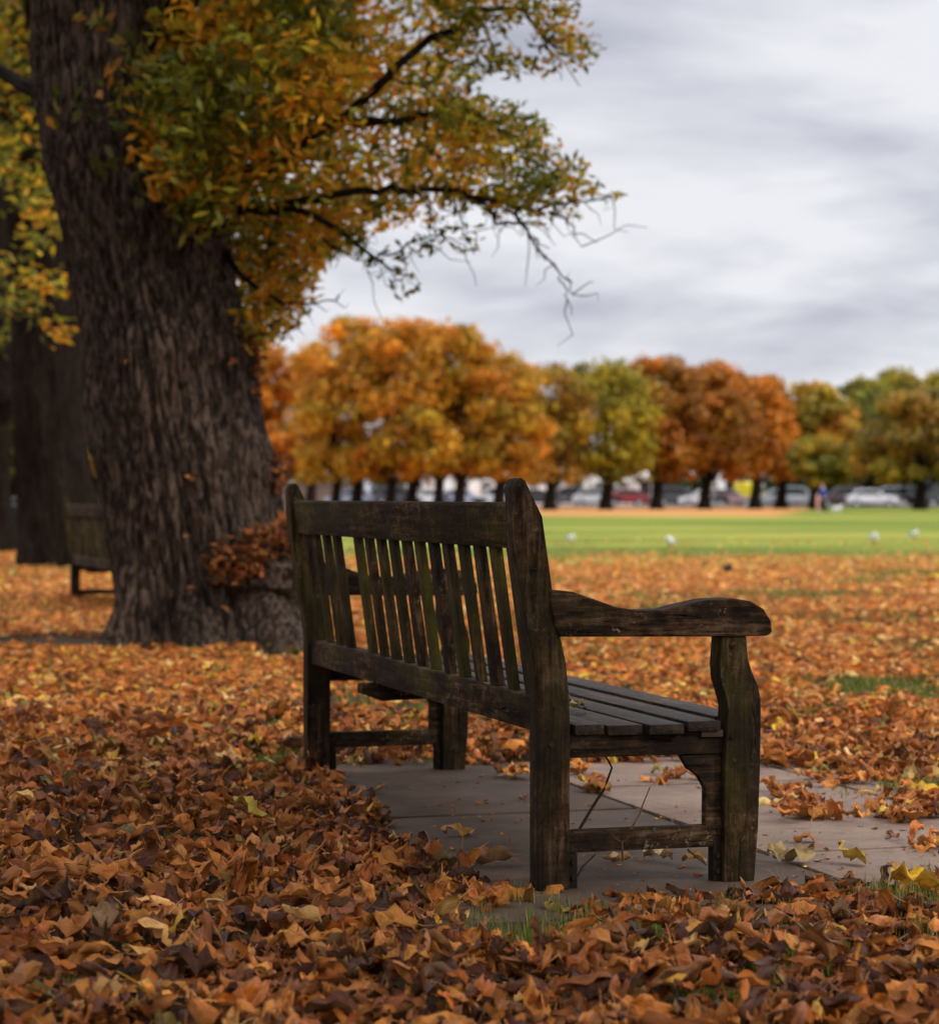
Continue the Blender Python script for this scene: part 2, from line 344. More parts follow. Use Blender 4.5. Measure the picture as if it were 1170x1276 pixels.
# ------------------------------------------------------------------ leaves
def leaf_template(nu, nv, curl, bend, wr, seed, stem=True, lop=0):
    r = np.random.default_rng(seed)
    s = np.linspace(0, 1, nu); t = np.linspace(-1, 1, nv)
    S, T = np.meshgrid(s, t, indexing='ij')
    wd = 1.18*np.power(np.clip(S, 0.0, 1), .42)*np.power(np.clip(1-S, 0, 1), .78)*.78
    wd *= (.82 if seed % 3 == 0 else 1.0)*(1+.04*r.standard_normal((nu, 1))*(S > .05)*(S < .95))
    jag = 1+.035*r.standard_normal((nu, nv))*(np.abs(T) > .9)
    x = wd*T*.62*jag; y = S-.06*np.abs(T)*(S < .2)
    # cross curl onto an arc
    a = curl*(1+lop*T); xr = np.where(np.abs(a) > 1e-3, np.sin(x*a*1.6)/(a*1.6), x); z = np.where(np.abs(a) > 1e-3, (1-np.cos(x*a*1.6))/(a*1.6), 0)
    z = z + wr*.10*np.sin(S*9+T*2+r.random()*6)*np.abs(T) + wr*.05*r.standard_normal((nu, nv))
    if seed % 4 == 1: z = z+.55*np.abs(xr); xr = xr*.78
    if seed % 4 == 3 and stem: z = z-.4*np.abs(xr); xr = xr*.85
    tb = bend*(S-.5); yb = np.where(abs(bend) > 1e-3, np.sin(tb)/bend if abs(bend) > 1e-3 else 0, S-.5)+(y-S)
    zb = (1-np.cos(tb))/bend if abs(bend) > 1e-3 else 0*S
    V = np.stack([xr, yb - z*np.sin(tb)*.8, z*np.cos(tb)+zb], -1).reshape(-1, 3)
    V -= V.mean(0)
    i = (np.arange(nu-1)[:, None]*nv+np.arange(nv-1)[None]).ravel()
    F = np.stack([i, i+1, i+nv+1, i+nv], 1)
    st = np.stack([S, T*.5+.5], -1).reshape(-1, 2)
    if stem:
        b0 = V[nv//2]; k = len(V); d = np.array([.1*r.standard_normal(), -.42, .12*r.standard_normal()+.05]); o = np.array([.013, 0, 0])
        V = np.vstack([V, b0-o, b0+o, b0+d*.5+o*.8+[0, 0, .03], b0+d*.5-o*.8+[0, 0, .03], b0+d+o*.7, b0+d-o*.7]); st = np.vstack([st, [[0, .5]]*6])
        F = np.vstack([F, [k, k+1, k+2, k+3], [k+3, k+2, k+4, k+5]])
    return V, F, st
def rot_mats(yaw, ax, tilt):
    n = len(yaw); c, s = np.cos(yaw), np.sin(yaw); Rz = np.zeros((n, 3, 3)); Rz[:, 0, 0] = c; Rz[:, 0, 1] = -s; Rz[:, 1, 0] = s; Rz[:, 1, 1] = c; Rz[:, 2, 2] = 1
    k = np.stack([np.cos(ax), np.sin(ax), 0*ax], 1); K = np.zeros((n, 3, 3))
    K[:, 0, 1] = -k[:, 2]; K[:, 0, 2] = k[:, 1]; K[:, 1, 0] = k[:, 2]; K[:, 1, 2] = -k[:, 0]; K[:, 2, 0] = -k[:, 1]; K[:, 2, 1] = k[:, 0]
    s_, c_ = np.sin(tilt)[:, None, None], np.cos(tilt)[:, None, None]
    return (np.eye(3)+s_*K+(1-c_)*(K@K))@Rz
def leaf_mesh(name, temps, loc, size, yaw, ax, tilt, cols, mt, parent=None, smooth=True, flip=None):
    n = len(loc); which = rng.integers(0, len(temps), n); Rm = rot_mats(yaw, ax, tilt)*size[:, None, None]
    if flip is not None: Rm[flip] = Rm[flip]@np.diag([1, 1, -1.])
    Vs, Fs, Cs, Ss, off = [], [], [], [], 0
    for k, (V, F, st) in enumerate(temps):
        idx = np.where(which == k)[0]
        if not len(idx): continue
        W = np.einsum('nij,vj->nvi', Rm[idx], V)+loc[idx][:, None, :]
        Vs.append(W.reshape(-1, 3)); m_ = len(V)
        Fs.append((F[None]+(np.arange(len(idx))*m_)[:, None, None]).reshape(-1, 4)+off); off += len(idx)*m_
        Cs.append(np.repeat(cols[idx], m_, 0)); Ss.append(np.tile(st, (len(idx), 1)))
    if off == 0: return None
    return np_mesh(name, np.vstack(Vs), np.vstack(Fs), mt, parent, np.vstack(Cs), np.vstack(Ss), smooth)
def palette(n, pal, wts, jit=.18):
    pal = np.array(pal); w_ = np.array(wts, float); w_ /= w_.sum()
    c = pal[rng.choice(len(pal), n, p=w_)]*np.exp(jit*rng.standard_normal((n, 1)))
    return np.clip(c*np.exp(.05*rng.standard_normal((n, 3))), .004, .9)
LIT = [(.56, .185, .028), (.36, .11, .018), (.68, .27, .05), (.78, .47, .16), (.16, .05, .014), (.76, .45, .04), (.30, .25, .04), (.58, .165, .020)]
LW = [5, 4.5, 3.4, 1.3, 2.6, .7, .5, 2.4]

nz = lambda x, y, s, k=0: noise.noise(Vector((x*s, y*s, k)))
poly = [G(400, 972), G(455, 1010), G(480, 1040), G(560, 1075), G(640, 1106), G(690, 1122), G(800, 1118), G(950, 1112), G(1000, 1102), G(1080, 1096), G(1180, 1092), G(1300, 1088), G(1300, 1010), G(1180, 985), G(1080, 972), G(1000, 958), G(900, 952), G(730, 950), G(590, 953), G(420, 955)]
poly = np.array(poly)
def inpoly(px, py, pl):
    c = np.zeros(len(px), bool); j = len(pl)-1
    for i in range(len(pl)):
        xi, yi = pl[i]; xj, yj = pl[j]
        c ^= ((yi > py) != (yj > py)) & (px < (xj-xi)*(py-yi)/(yj-yi+1e-12)+xi); j = i
    return c
def scatter(n, y0, y1, margin):
    # uniform over the wedge the lens can see, plus a margin each side
    ya, yb = rng.uniform(y0, y1, int(n*2.2)), None
    hw = lambda y: .20*y+margin
    keep = rng.random(len(ya)) < hw(ya)/hw(y1); ya = ya[keep][:n]
    xa = rng.uniform(-1, 1, len(ya))*hw(ya); return xa, ya
def fall(name, label, n, y0, y1, margin, temps, smin, smax, tiltsd, mt, lift):
    xa, ya = scatter(n, y0, y1, margin)
    wob = np.array([nz(a, b_, 2.2, 1)*.10 for a, b_ in zip(xa, ya)]); wob2 = np.array([nz(a, b_, 2.2, 5)*.10 for a, b_ in zip(xa, ya)])
    on = inpoly(xa+wob, ya+wob2, poly)
    gap = np.array([nz(a, b_, 1.1 if b_ < 12 else .5, 7)+.5*nz(a, b_, 4, 17) for a, b_ in zip(xa, ya)])
    keep = ~on & ~((gap > .28) & (rng.random(len(xa)) < .88))
    keep &= ~(inpatch(xa, ya, PATCH+SOIL) & (rng.random(len(xa)) < .82))
    # thin transition to mown grass
    lim = 24.5+3*np.array([nz(a, b_, .09, 21) for a, b_ in zip(xa, ya)])-np.minimum(xa+2, 0)*3.0
    keep &= ~((ya > lim) & (rng.random(len(xa)) < np.clip((ya-lim)/13, 0, .985)))
    # trodden bare earth beside the big trunk
    dx, dy = xa+2.75, ya-14.85; keep &= ~((dx*dx/1.1+dy*dy/.55 < 1+.5*np.array([nz(p_, q_, 3, 6) for p_, q_ in zip(xa, ya)])) & (rng.random(len(xa)) < .97))
    dx, dy = xa+.95, ya-13.7; keep &= ~((dx*dx/.06+dy*dy/.25 < 1) & (rng.random(len(xa)) < .8))
    dx, dy = xa-1.2, ya-4.72; keep &= ~((dx*dx/.10+dy*dy/.03 < 1) & (rng.random(len(xa)) < .8))
    xa, ya = xa[keep], ya[keep]; k = len(xa)
    # a fourth of them heaps against the edge of the paving is natural: pile height from noise
    pile = np.array([max(0, nz(a, b_, 1.7, 31))*.08+max(0, nz(a, b_, 5, 33))*.04 for a, b_ in zip(xa, ya)])
    lf_ = []
    for a, b_ in zip(xa, ya):
        q_ = bench_xy(a, b_); lf_.append(.1 if (-.35 < q_[0] < .9 and -.75 < q_[1] < .2) else (.3 if (-.5 < q_[0] < 2.6 and -.75 < q_[1] < 2.8) else (1 if b_ < 10 else .4)))
    lf_ = np.array(lf_); pile *= lf_; near_ = np.minimum(1, lf_*2.5)
    za = np.array([hgt(a, b_) for a, b_ in zip(xa, ya)])-.02+rng.random(k)*lift*near_+pile+.01
    cols_ = palette(k, LIT, LW)
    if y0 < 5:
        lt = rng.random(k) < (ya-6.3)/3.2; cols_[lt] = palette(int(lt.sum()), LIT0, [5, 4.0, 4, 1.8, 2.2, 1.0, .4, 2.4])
    size = rng.uniform(smin, smax, k)*(np.clip(1.12-(ya-6)*.06, .85, 1) if y0 < 5 else 1); tilt = rng.standard_normal(k)*tiltsd
    return tag(leaf_mesh(name, temps, np.stack([xa, ya, za], 1), size, rng.uniform(0, 6.28, k), rng.uniform(0, 6.28, k), tilt, cols_, mt, flip=rng.random(k) < .5), label, 'leaves', kind='stuff')
TN = [leaf_template(8, 9, c_*(1.25 if i % 2 else 1.7), b_*1.25, w_*1.15, i, True, l_) for i, (c_, b_, w_, l_) in enumerate([(1.2, .5, .7, .1), (2.2, .8, .6, .3), (.6, 1.4, 1, 0), (2.9, .2, .6, .35), (1.6, -.9, 1, .2), (.9, 2.0, .7, .3), (2.0, 1.6, .8, -.3), (.5, .3, 1.3, 0), (3.2, .9, .5, .1), (1.4, -1.6, .8, .3), (2.5, -.4, .8, -.4), (1.0, 1.0, 1.3, .4)])]
TM = [leaf_template(4, 5, c_, b_, .8, i+40, False) for i, (c_, b_) in enumerate([(1.2, .5), (2.2, .8), (.6, 1.4), (2.6, .2), (1.6, -.9), (.9, 1.8)])]
TF = [leaf_template(3, 3, c_, b_, .6, i+80, False) for i, (c_, b_) in enumerate([(1.4, .5), (2.2, .8), (.8, 1.4)])]
PATCH = [(G(x, y), rx, ry) for x, y, rx, ry in [(232, 1062, .10, .10), (320, 1068, .07, .07), (690, 1172, .09, .10), (775, 1160, .12, .10), (1005, 1180, .10, .12), (1150, 1118, .12, .08), (640, 1262, .08, .05), (900, 1240, .05, .05), (330, 892, .22, .30), (250, 888, .16, .22), (372, 902, .2, .25), (480, 905, .2, .4), (560, 890, .3, .5), (200, 930, .12, .15), (360, 950, .15, .2), (1110, 860, .3, .5), (1150, 985, .12, .2), (1100, 770, .8, 1.2), (890, 745, 1, 1.3), (60, 1240, .07, .06)]]
SOIL = [(G(1085, 1192), .12, .10), (G(760, 1122), .12, .06)]
def inpatch(xa, ya, L, f=1.0):
    o = np.zeros(len(xa), bool)
    for (a, b_), rx, ry in L:
        o |= ((xa-a)/(rx*f))**2+((ya-b_)/(ry*f))**2 < 1+.9*np.array([nz(p_, q_, 7, 3) for p_, q_ in zip(xa, ya)]) if (abs(xa-a) < 2*rx).any() else False
    return o
LIT0 = LIT; LIT = [(.40, .130, .018), (.23, .066, .010), (.50, .19, .034), (.56, .30, .09), (.075, .021, .006), (.52, .28, .03), (.18, .13, .025), (.36, .11, .014)]; LW = [5, 5, 3.2, .9, 4.6, .35, .2, 2.6]  # near litter: browner decayed leaves, with canopy shade also put into the colour
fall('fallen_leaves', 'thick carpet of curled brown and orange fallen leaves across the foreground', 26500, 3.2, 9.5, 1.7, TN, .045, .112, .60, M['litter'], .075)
LIT = LIT0; LW = [5, 4.0, 4, 1.8, 2.2, 1.0, .4, 2.4]
fall('fallen_leaves', 'carpet of orange brown fallen leaves beyond the bench', 100000, 9.5, 21, 3.4, TM, .045, .095, .45, M['litter_far'], .025)
fall('fallen_leaves', 'distant carpet of orange leaves thinning out onto the grass', 210000, 21, 50, 8, TF, .055, .105, .45, M['litter_far'], .03)

# leaf drifts lying on the pale paving (several small clusters)
cl = []
for (x, y, sx_, sy_, n) in [(985, 1000, 26, 9, 26), (1010, 1018, 34, 8, 26), (1125, 1022, 50, 9, 44), (1150, 1000, 40, 10, 30), (835, 975, 22, 5, 8), (880, 972, 20, 4, 5), (742, 985, 16, 5, 9), (640, 970, 18, 3, 9), (1060, 975, 60, 6, 30), (1165, 1060, 26, 8, 10), (720, 965, 10, 3, 4)]:
    for _ in range(n):
        a, b_ = G(x+random.gauss(0, sx_*.6), y+random.gauss(0, sy_*.6)); cl.append((a, b_, .012+random.random()*.025))
cl = np.array(cl); k = len(cl)
tag(leaf_mesh('fallen_leaves', TN, cl, rng.uniform(.055, .095, k), rng.uniform(0, 6.28, k), rng.uniform(0, 6.28, k), rng.standard_normal(k)*.3, palette(k, LIT, [5, 3, 4, 2, 1, .6, .2, 2]), M['litter'], flip=rng.random(k) < .5), 'loose drifts of dry leaves blown onto the pale paving', 'leaves', kind='stuff')
cr2 = []
while len(cr2) < 420:
    a, b_ = G(random.uniform(400, 1200), random.uniform(950, 1125))
    if noise.noise(Vector((a*3, b_*3, 2))) > -.15: cr2.append((a, b_, .004))
cr2 = np.array(cr2); k = len(cr2)
tag(leaf_mesh('leaf_crumbs', TM, cr2, rng.uniform(.006, .026, k), rng.uniform(0, 6.28, k), rng.uniform(0, 6.28, k), rng.standard_normal(k)*.25, palette(k, LIT, [5, 5, 3, 1.5, 5, .2, .2, 2]), M['litter_far']), 'crumbs of broken leaf and dirt strewn over the paving', 'debris', kind='stuff')
# single leaves one can count on the paving
def one_leaf(x, y, Z, z, size, col, label, k, yaw, tilt=.1, flip=False, group=None):
    if Z is None: a, b_ = G(x, y)
    else: a, b_, z = P(x, y, Z)
    V, F, st = TN[k]; Rm = rot_mats(np.array([yaw]), np.array([yaw+1]), np.array([tilt]))[0]*size
    if flip: Rm = Rm@np.diag([1, 1, -1.])
    W = V@Rm.T
    o = np_mesh('fallen_leaf', W, F, M['litter'], None, np.tile(np.array([col]), (len(V), 1)), st, True, loc=(a, b_, z-W[:, 2].min() if Z is None else z))
    return tag(o, label, 'leaf', group or 'single leaves on the paving')
one_leaf(568, 1042, None, .002, .085, (.50, .24, .05), 'yellow brown leaf alone on the dark paving behind the bench', 2, 1.2, flip=True)
one_leaf(582, 1040, None, .002, .05, (.48, .33, .2), 'small pale curled leaf touching the yellow brown leaf behind the bench', 0, 2.4)
one_leaf(768, 1076, None, .002, .075, (.50, .30, .13), 'tan rolled leaf on the dark slab below the near stretcher', 1, 1.9)
one_leaf(820, 1074, None, .002, .07, (.62, .47, .28), 'cream flat leaf on the dark slab below the middle of the stretcher', 7, 1.4, flip=True)
one_leaf(864, 1080, None, .002, .065, (.46, .25, .08), 'brown leaf on the dark slab beside the front leg bracket', 4, 1.0)
one_leaf(1002, 1052, None, .002, .075, (.42, .17, .03), 'orange brown leaf alone on the pale slab right of the front leg', 2, 2.2, flip=True)
one_leaf(985, 1076, None, .003, .11, (.42, .30, .13), 'long olive tan leaf at the paving edge right of the front leg', 7, 1.5)
one_leaf(1112, 1044, None, .002, .06, (.33, .13, .06), 'small russet leaf on the pale slab at the right edge', 3, .4)
one_leaf(463, 990, None, .002, .09, (.42, .22, .09), 'curled tan leaf on the dark paving near the far back post', 6, 2.0)
one_leaf(652, 996, None, .002, .05, (.40, .11, .04), 'tiny red brown leaf beside the near back post on the dark slab', 0, .3)
one_leaf(520, 958, None, .02, .12, (.34, .15, .06), 'big brown leaf standing on edge by the far front leg', 5, .2, 1.2)
one_leaf(606, 1080, None, .004, .13, (.40, .20, .09), 'large folded tan leaf on top of the litter by the near back post', 1, 1.8)
one_leaf(1140, 1132, None, .03, .11, (.72, .43, .02), 'bright yellow leaf lying on the brown litter at the right', 7, 1.0, .3, True, 'bright leaves on the litter')
one_leaf(310, 1048, None, .05, .11, (.48, .34, .04), 'dull yellow leaf standing up in the litter left of the bench', 2, 1.0, .7, True, 'bright leaves on the litter')
one_leaf(130, 1200, None, .05, .125, (.30, .17, .07), 'large veined brown leaf lying face up at the lower left', 7, .6, -.4, False, 'bright leaves on the litter')
one_leaf(1060, 1078, None, .004, .10, (.50, .33, .03), 'yellow green leaf tilted at the edge of the litter on the right', 2, .6, .5, False, 'bright leaves on the litter')

# grass tufts in the gaps
force = [False]
def tufts(n, y0, y1, margin, per, h, wd_, sp_):
    xa, ya = scatter(n, y0, y1, margin)
    g = np.array([nz(a, b_, 1.1 if b_ < 12 else .5, 7)+.5*nz(a, b_, 4, 17) for a, b_ in zip(xa, ya)])
    k = (g > (-9 if force[0] else .22)) & ~inpoly(xa, ya, poly); xa, ya = xa[k], ya[k]
    xx = np.repeat(xa, per)+rng.standard_normal(len(xa)*per)*sp_; yy = np.repeat(ya, per)+rng.standard_normal(len(xa)*per)*sp_; n = len(xx)
    zz_ = np.array([hgt(a, b_) for a, b_ in zip(xx, yy)])-.03
    an = rng.uniform(0, 6.28, n); le = rng.uniform(.4, 1, n)*wd_*10*rng.uniform(.3, 1, n); hh = h*rng.uniform(.5, 1.2, n)
    d = np.stack([np.cos(an), np.sin(an), 0*an], 1); pz = np.stack([-np.sin(an), np.cos(an), 0*an], 1)*wd_
    b0 = np.stack([xx, yy, zz_], 1); mid = b0+d*(le*.35)[:, None]+np.stack([0*an, 0*an, hh*.65], 1); tip = b0+d*le[:, None]+np.stack([0*an, 0*an, hh], 1)
    V = np.stack([b0-pz, b0+pz, mid+pz*.8, mid-pz*.8, tip+pz*.1, tip-pz*.1], 1).reshape(-1, 3)
    F = (np.array([[0, 1, 2, 3], [3, 2, 4, 5]])[None]+(np.arange(n)*6)[:, None, None]).reshape(-1, 4)
    return V, F, np.repeat(palette(n, [(.09, .14, .015), (.15, .20, .025), (.24, .24, .05)], [4, 3, 1]), 6, 0)
_t0 = tufts
def tufts(n, y0, y1, margin, per, h, wd_, sp_, patches=None):
    if patches is None: return _t0(n, y0, y1, margin, per, h, wd_, sp_)
    global scatter, inpoly; s0, i0 = scatter, inpoly
    xs_, ys_ = [], []
    for (a, b_), rx, ry in patches:
        k = int(55 if rx < .15 else 120); xs_ += list(a+rng.standard_normal(k)*rx*.55); ys_ += list(b_+rng.standard_normal(k)*ry*.55)
    nx_ = noise.noise; 
    scatter = lambda *_: (np.array(xs_), np.array(ys_)); inpoly = lambda px, py, pl: ~np.ones(len(px), bool); force[0] = True
    o = _t0(n, y0, y1, margin, per, h, wd_, sp_); scatter, inpoly, force[0] = s0, i0, False; return o
V1, F1, C1 = tufts(3600, 3.3, 9.5, .8, 18, .06, .0016, .018); V2, F2, C2 = tufts(9000, 9.5, 30, 1.2, 10, .07, .004, .05)
V3, F3, C3 = tufts(0, 0, 0, 0, 16, .055, .0016, .018, PATCH[:8]+PATCH[-1:]); V4, F4, C4 = tufts(0, 0, 0, 0, 12, .06, .0028, .035, PATCH[8:-1])
tag(np_mesh('grass', np.vstack([V1, V2, V3, V4]), np.vstack([F1, F2+len(V1), F3+len(V1)+len(V2), F4+len(V1)+len(V2)+len(V3)]), M['litter_far'], None, np.vstack([C1, C2, C3, C4])), 'short green grass showing through gaps in the fallen leaves', 'grass', kind='stuff')

# ------------------------------------------------------------------ twigs by the bench, bits on the seat
def twig(pts, r0, label, forks=(), nm='twig'):
    q = MB(); n = len(pts); q.tube(pts, [r0*(1-.5*i/(n-1)) for i in range(n)], 6)
    for f in forks: q.tube(f, [r0*.55, r0*.45, r0*.3][:len(f)], 5)
    return tag(q.build(nm, M['twig'], smooth=True), label, 'twig', 'thin twigs leaning by the bench')
Zt = 5.62
twig([P(718, 1096, Zt), P(726, 1080, Zt), P(742, 1065, Zt), P(722, 1031, Zt+.02) if 0 else P(733, 1074, Zt)], .003, 'short dark twig end sticking out under the near stretcher')
twig([P(712, 1052, Zt+.05), P(724, 1030, Zt+.05), P(740, 1003, Zt+.05), P(752, 985, Zt+.05), P(756, 975, Zt+.05), P(762.5, 957, Zt+.05), P(758, 948, Zt+.05), P(750, 938, Zt+.05)], .0042, 'bent thorny twig leaning up to the seat rail beside the near back post')
Zq = 5.40
twig([P(776, 1074, Zq), P(775, 1049, Zq), P(786, 1034, Zq), P(797, 1015, Zq+.05), P(801, 1003, Zq+.08), P(810, 981, Zq+.12)], .0030, 'forked pale tipped twig caught on the near stretcher', [[P(775, 1050, Zq), P(768, 1046, Zq), P(761, 1038, Zq)], [P(776, 1050, Zq), P(786, 1042, Zq), P(790, 1027, Zq)]])
twig([P(857, 1059, 5.7), P(866, 1067, 5.68), P(880, 1078, 5.66)], .0028, 'fine twig resting against the front leg bracket')
v_, w_ = .12, .377
def benchP(v, u, wz): p = BO+ER*v+EU*u; return (p.x, p.y, wz)
one = one_leaf(0, 700, None, 0, .06, (.45, .36, .12), 'small curled leaf lying on the rear seat slats', 1, 2.5, group='bits on the seat'); one.location = benchP(.19, .30, .392)
tag(twig([benchP(.20, .26, .384), benchP(.225, .33, .386), benchP(.215, .42, .392), benchP(.23, .46, .40)], .0045, 'thick brown twig lying across the seat slats', nm='twig'), None, None, 'bits on the seat')

# ------------------------------------------------------------------ the big leaning tree
TZ = 14.6
prof = [(-1400, -70, 20), (-900, -40, 70), (-600, -20, 120), (-300, 5, 190), (-120, 22, 212), (0, 35, 221), (100, 45, 233), (200, 58, 262), (280, 72, 284), (340, 83, 288), (400, 92, 305), (440, 97, 324), (470, 101, 320), (520, 108, 330), (570, 117, 352), (600, 124, 354), (640, 131, 362), (700, 139, 366), (740, 142, 370), (775, 140, 376), (800, 134, 384), (830, 124, 396)]
def trunk_mesh(name, prof, Z, mt, parent, org, NA=260, NR=340, ridges=1.0, seed=0, roots=()):
    yy = np.array([p[0] for p in prof], float); l = np.array([p[1] for p in prof], float); r = np.array([p[2] for p in prof], float)
    ya = np.linspace(yy[0], yy[-1], NR) if NR < 120 else np.concatenate([np.linspace(yy[0], -60, NR//6), np.linspace(-55, yy[-1], NR-NR//6)])
    L = np.interp(ya, yy, l); Rr = np.interp(ya, yy, r)
    ker = np.ones(9)/9; pad = lambda a: np.convolve(np.pad(a, 4, mode='edge'), ker, 'valid'); L, Rr = pad(L), pad(Rr)
    cx = ((L+Rr)/2-CX)*Z/FP; rad = (Rr-L)/2*Z/FP; cz = CZ-(ya-HY)*Z/FP
    a = np.linspace(0, 2*np.pi, NA, endpoint=False); V = []
    for i in range(NR):
        base = max(0, 1-cz[i]/.9)
        for k in range(NA):
            ca, sa = math.cos(a[k]), math.sin(a[k]); z = cz[i]
            n1 = noise.noise(Vector((ca*5+seed, sa*5, z*.5))); wav = a[k]+.05*math.sin(z*2.3)+.06*n1
            rd = abs(math.sin(wav*27+2.6*noise.noise(Vector((ca*2.5, sa*2.5, z*.7+seed)))))**.6
            fine = abs(noise.noise(Vector((ca*14, sa*14, z*1.7+seed))))
            d = (.026*rd-.030-.045*fine*1.2)*ridges+.05*noise.noise(Vector((ca*1.3+seed, sa*1.3, z*.8)))
            d += .05*noise.noise(Vector((ca*2.2, sa*2.2, z*2.1+5)))*ridges*.7
            lob = base**1.6*(.10*math.sin(a[k]*5+1.1+seed)+.05*math.sin(a[k]*8+2))
            rr = rad[i]*(1+lob)+d*min(1, rad[i]/.4)
            for a0, w0, h0, am in roots:
                da = (a[k]-a0+math.pi) % (2*math.pi)-math.pi
                if abs(da) < w0*3 and z < h0: rr += am*math.exp(-(da/w0)**2)*(1-max(0, z)/h0)**1.4
            V.append((cx[i]+ca*rr-org[0], Z+sa*rr*.95-org[1], z-org[2]))
    idx = np.arange(NR-1)[:, None]*NA; kk = np.arange(NA)[None]; k2 = (kk+1) % NA
    F = np.stack([idx+kk, idx+k2, idx+NA+k2, idx+NA+kk], -1).reshape(-1, 4)
    return np_mesh(name, V, F, mt, parent, smooth=True)
org = ((255-CX)*TZ/FP, TZ, 0)
big = empty('lime_tree', org, 0, 'thick leaning ridged trunk with green and orange leaves, just left of the bench', 'tree', 'lime trees in the row on the left')
trunk_mesh('trunk', prof, TZ, M['bark'], big, org, roots=[(R(-48), .24, .75, .42), (R(-20), .2, .6, .2), (R(-88), .17, .5, .20), (R(-135), .2, .5, .10), (R(60), .3, .7, .2)])
def loc(p): return (p[0]-org[0], p[1]-org[1], p[2]-org[2])

TW = [leaf_template(3, 3, c_, b_, .3, i+120, False) for i, (c_, b_) in enumerate([(.5, .5), (1.0, .8), (.3, -.6)])]
OLIVE = [(.10, .125, .020), (.17, .18, .03), (.06, .085, .015), (.30, .23, .03), (.46, .22, .03), (.52, .29, .04)]
def crown(name, pts, parent, org_, n_per, rad_, size, colf, droop=.8, mt=None, temps=None):
    """leaf clusters round given points; colf(points) -> rgb"""
    pts = np.asarray(pts); n = len(pts)*n_per; c = np.repeat(pts, n_per, 0)
    d = rng.standard_normal((n, 3)); d /= np.linalg.norm(d, axis=1)[:, None]; d *= (rng.random(n)**.5)[:, None]*rad_*np.array([1, 1, .75])
    p = c+d; s = rng.uniform(*size, n)
    cc = colf(np.repeat(pts, n_per, 0), n)
    return leaf_mesh(name, temps or TW, p-np.array(org_), s, rng.uniform(0, 6.28, n), rng.uniform(0, 6.28, n), droop+rng.standard_normal(n)*.6, cc, mt or M['leaf'], parent, smooth=False)
# limbs seen against the sky (each a real curved branch with side twigs)
branches = []
def limb(pixels, Zs, r0, r1):
    pts = [Vector(P(x, y, z)) for (x, y), z in zip(pixels, Zs)]
    fine = []
    for i in range(len(pts)-1):
        for t in np.linspace(0, 1, 5)[:-1]:
            p = pts[i].lerp(pts[i+1], t); p += Vector((random.gauss(0, .012), random.gauss(0, .02), random.gauss(0, .012))); fine.append(p)
    fine.append(pts[-1]); n = len(fine); branches.append((fine, [r0+(r1-r0)*i/(n-1) for i in range(n)])); return fine
limb([(200, 60), (260, -60), (360, -160), (470, -260)], [14.6, 14.2, 14, 14], .10, .03)
limb([(180, 160), (245, 210), (320, 225), (420, 150), (520, 60), (600, 10), (650, 18), (690, 55), (722, 72)], [14.6, 14.3, 14, 14, 14, 14, 14, 14, 14], .045, .004)
limb([(205, 240), (290, 262), (400, 246), (470, 236), (545, 235), (600, 248), (660, 262), (705, 256), (762, 244)], [14.6, 14.1, 13.8, 13.7, 13.7, 13.7, 13.8, 13.9, 14], .032, .004)
limb([(600, 248), (618, 275), (650, 278), (672, 310), (700, 345), (722, 368)], [13.7, 13.6, 13.6, 13.6, 13.6, 13.6], .012, .003)
limb([(700, 345), (706, 370), (712, 392)], [13.6, 13.6, 13.6], .005, .002)
limb([(290, 262), (370, 265), (432, 290), (460, 318), (512, 342)], [14.1, 14, 13.9, 13.9, 13.9], .03, .004)
limb([(470, 325), (500, 305), (545, 290), (580, 305)], [13.9]*4, .009, .003)
limb([(200, 40), (300, 80), (400, 60), (480, -40)], [14.6, 15.5, 16, 16], .04, .015)
limb([(270, 300), (300, 345), (350, 380), (420, 374)], [14.6, 14.5, 14.4, 14.4], .025, .003)
limb([(420, 150), (500, 150), (590, 140), (660, 190), (735, 232)], [14, 14, 14.2, 14.2, 14.2], .03, .004)
limb([(60, 120), (20, 100), (-60, 60)], [14.6, 15, 15.4], .06, .03)
for br, (sx_, sy_, dx_, dy_) in enumerate([(640, 262, 30, 60), (660, 200, 40, 25), (560, 245, 20, 50), (690, 262, 35, 45), (520, 240, 30, 70), (620, 250, 60, 75), (400, 300, 70, 45), (680, 60, 20, 40), (350, 250, -20, 90), (480, 100, 90, 10)]):
    z = 13.8+random.random()*.5; limb([(sx_, sy_), (sx_+dx_*.5, sy_+dy_*.35), (sx_+dx_, sy_+dy_)], [z]*3, .010, .002)
q = MB()
for p, r in branches: q.tube([loc(a) for a in p], r, 7)
bw = [(q_[0][0]-q_[0][-1]).length for q_ in branches]
for _ in range(300):        # small twigs
    p, r = random.choices(branches, bw)[0]; i = random.randrange(1, len(p)); a = p[i]
    d = Vector((random.gauss(.06, .11), random.gauss(0, .14), random.gauss(-.06, .11))); e1 = Vector((random.gauss(0, .012), 0, random.gauss(.012, .012))); e2 = Vector((random.gauss(0, .015), 0, random.gauss(.006, .015)))
    q.tube([loc(a), loc(a+d*.35+e1), loc(a+d*.7+e2), loc(a+d+e1-e2)], [.0042, .0034, .0026, .0014], 4, False)
q.build('branches', M['bark_shaded'], big, smooth=True)

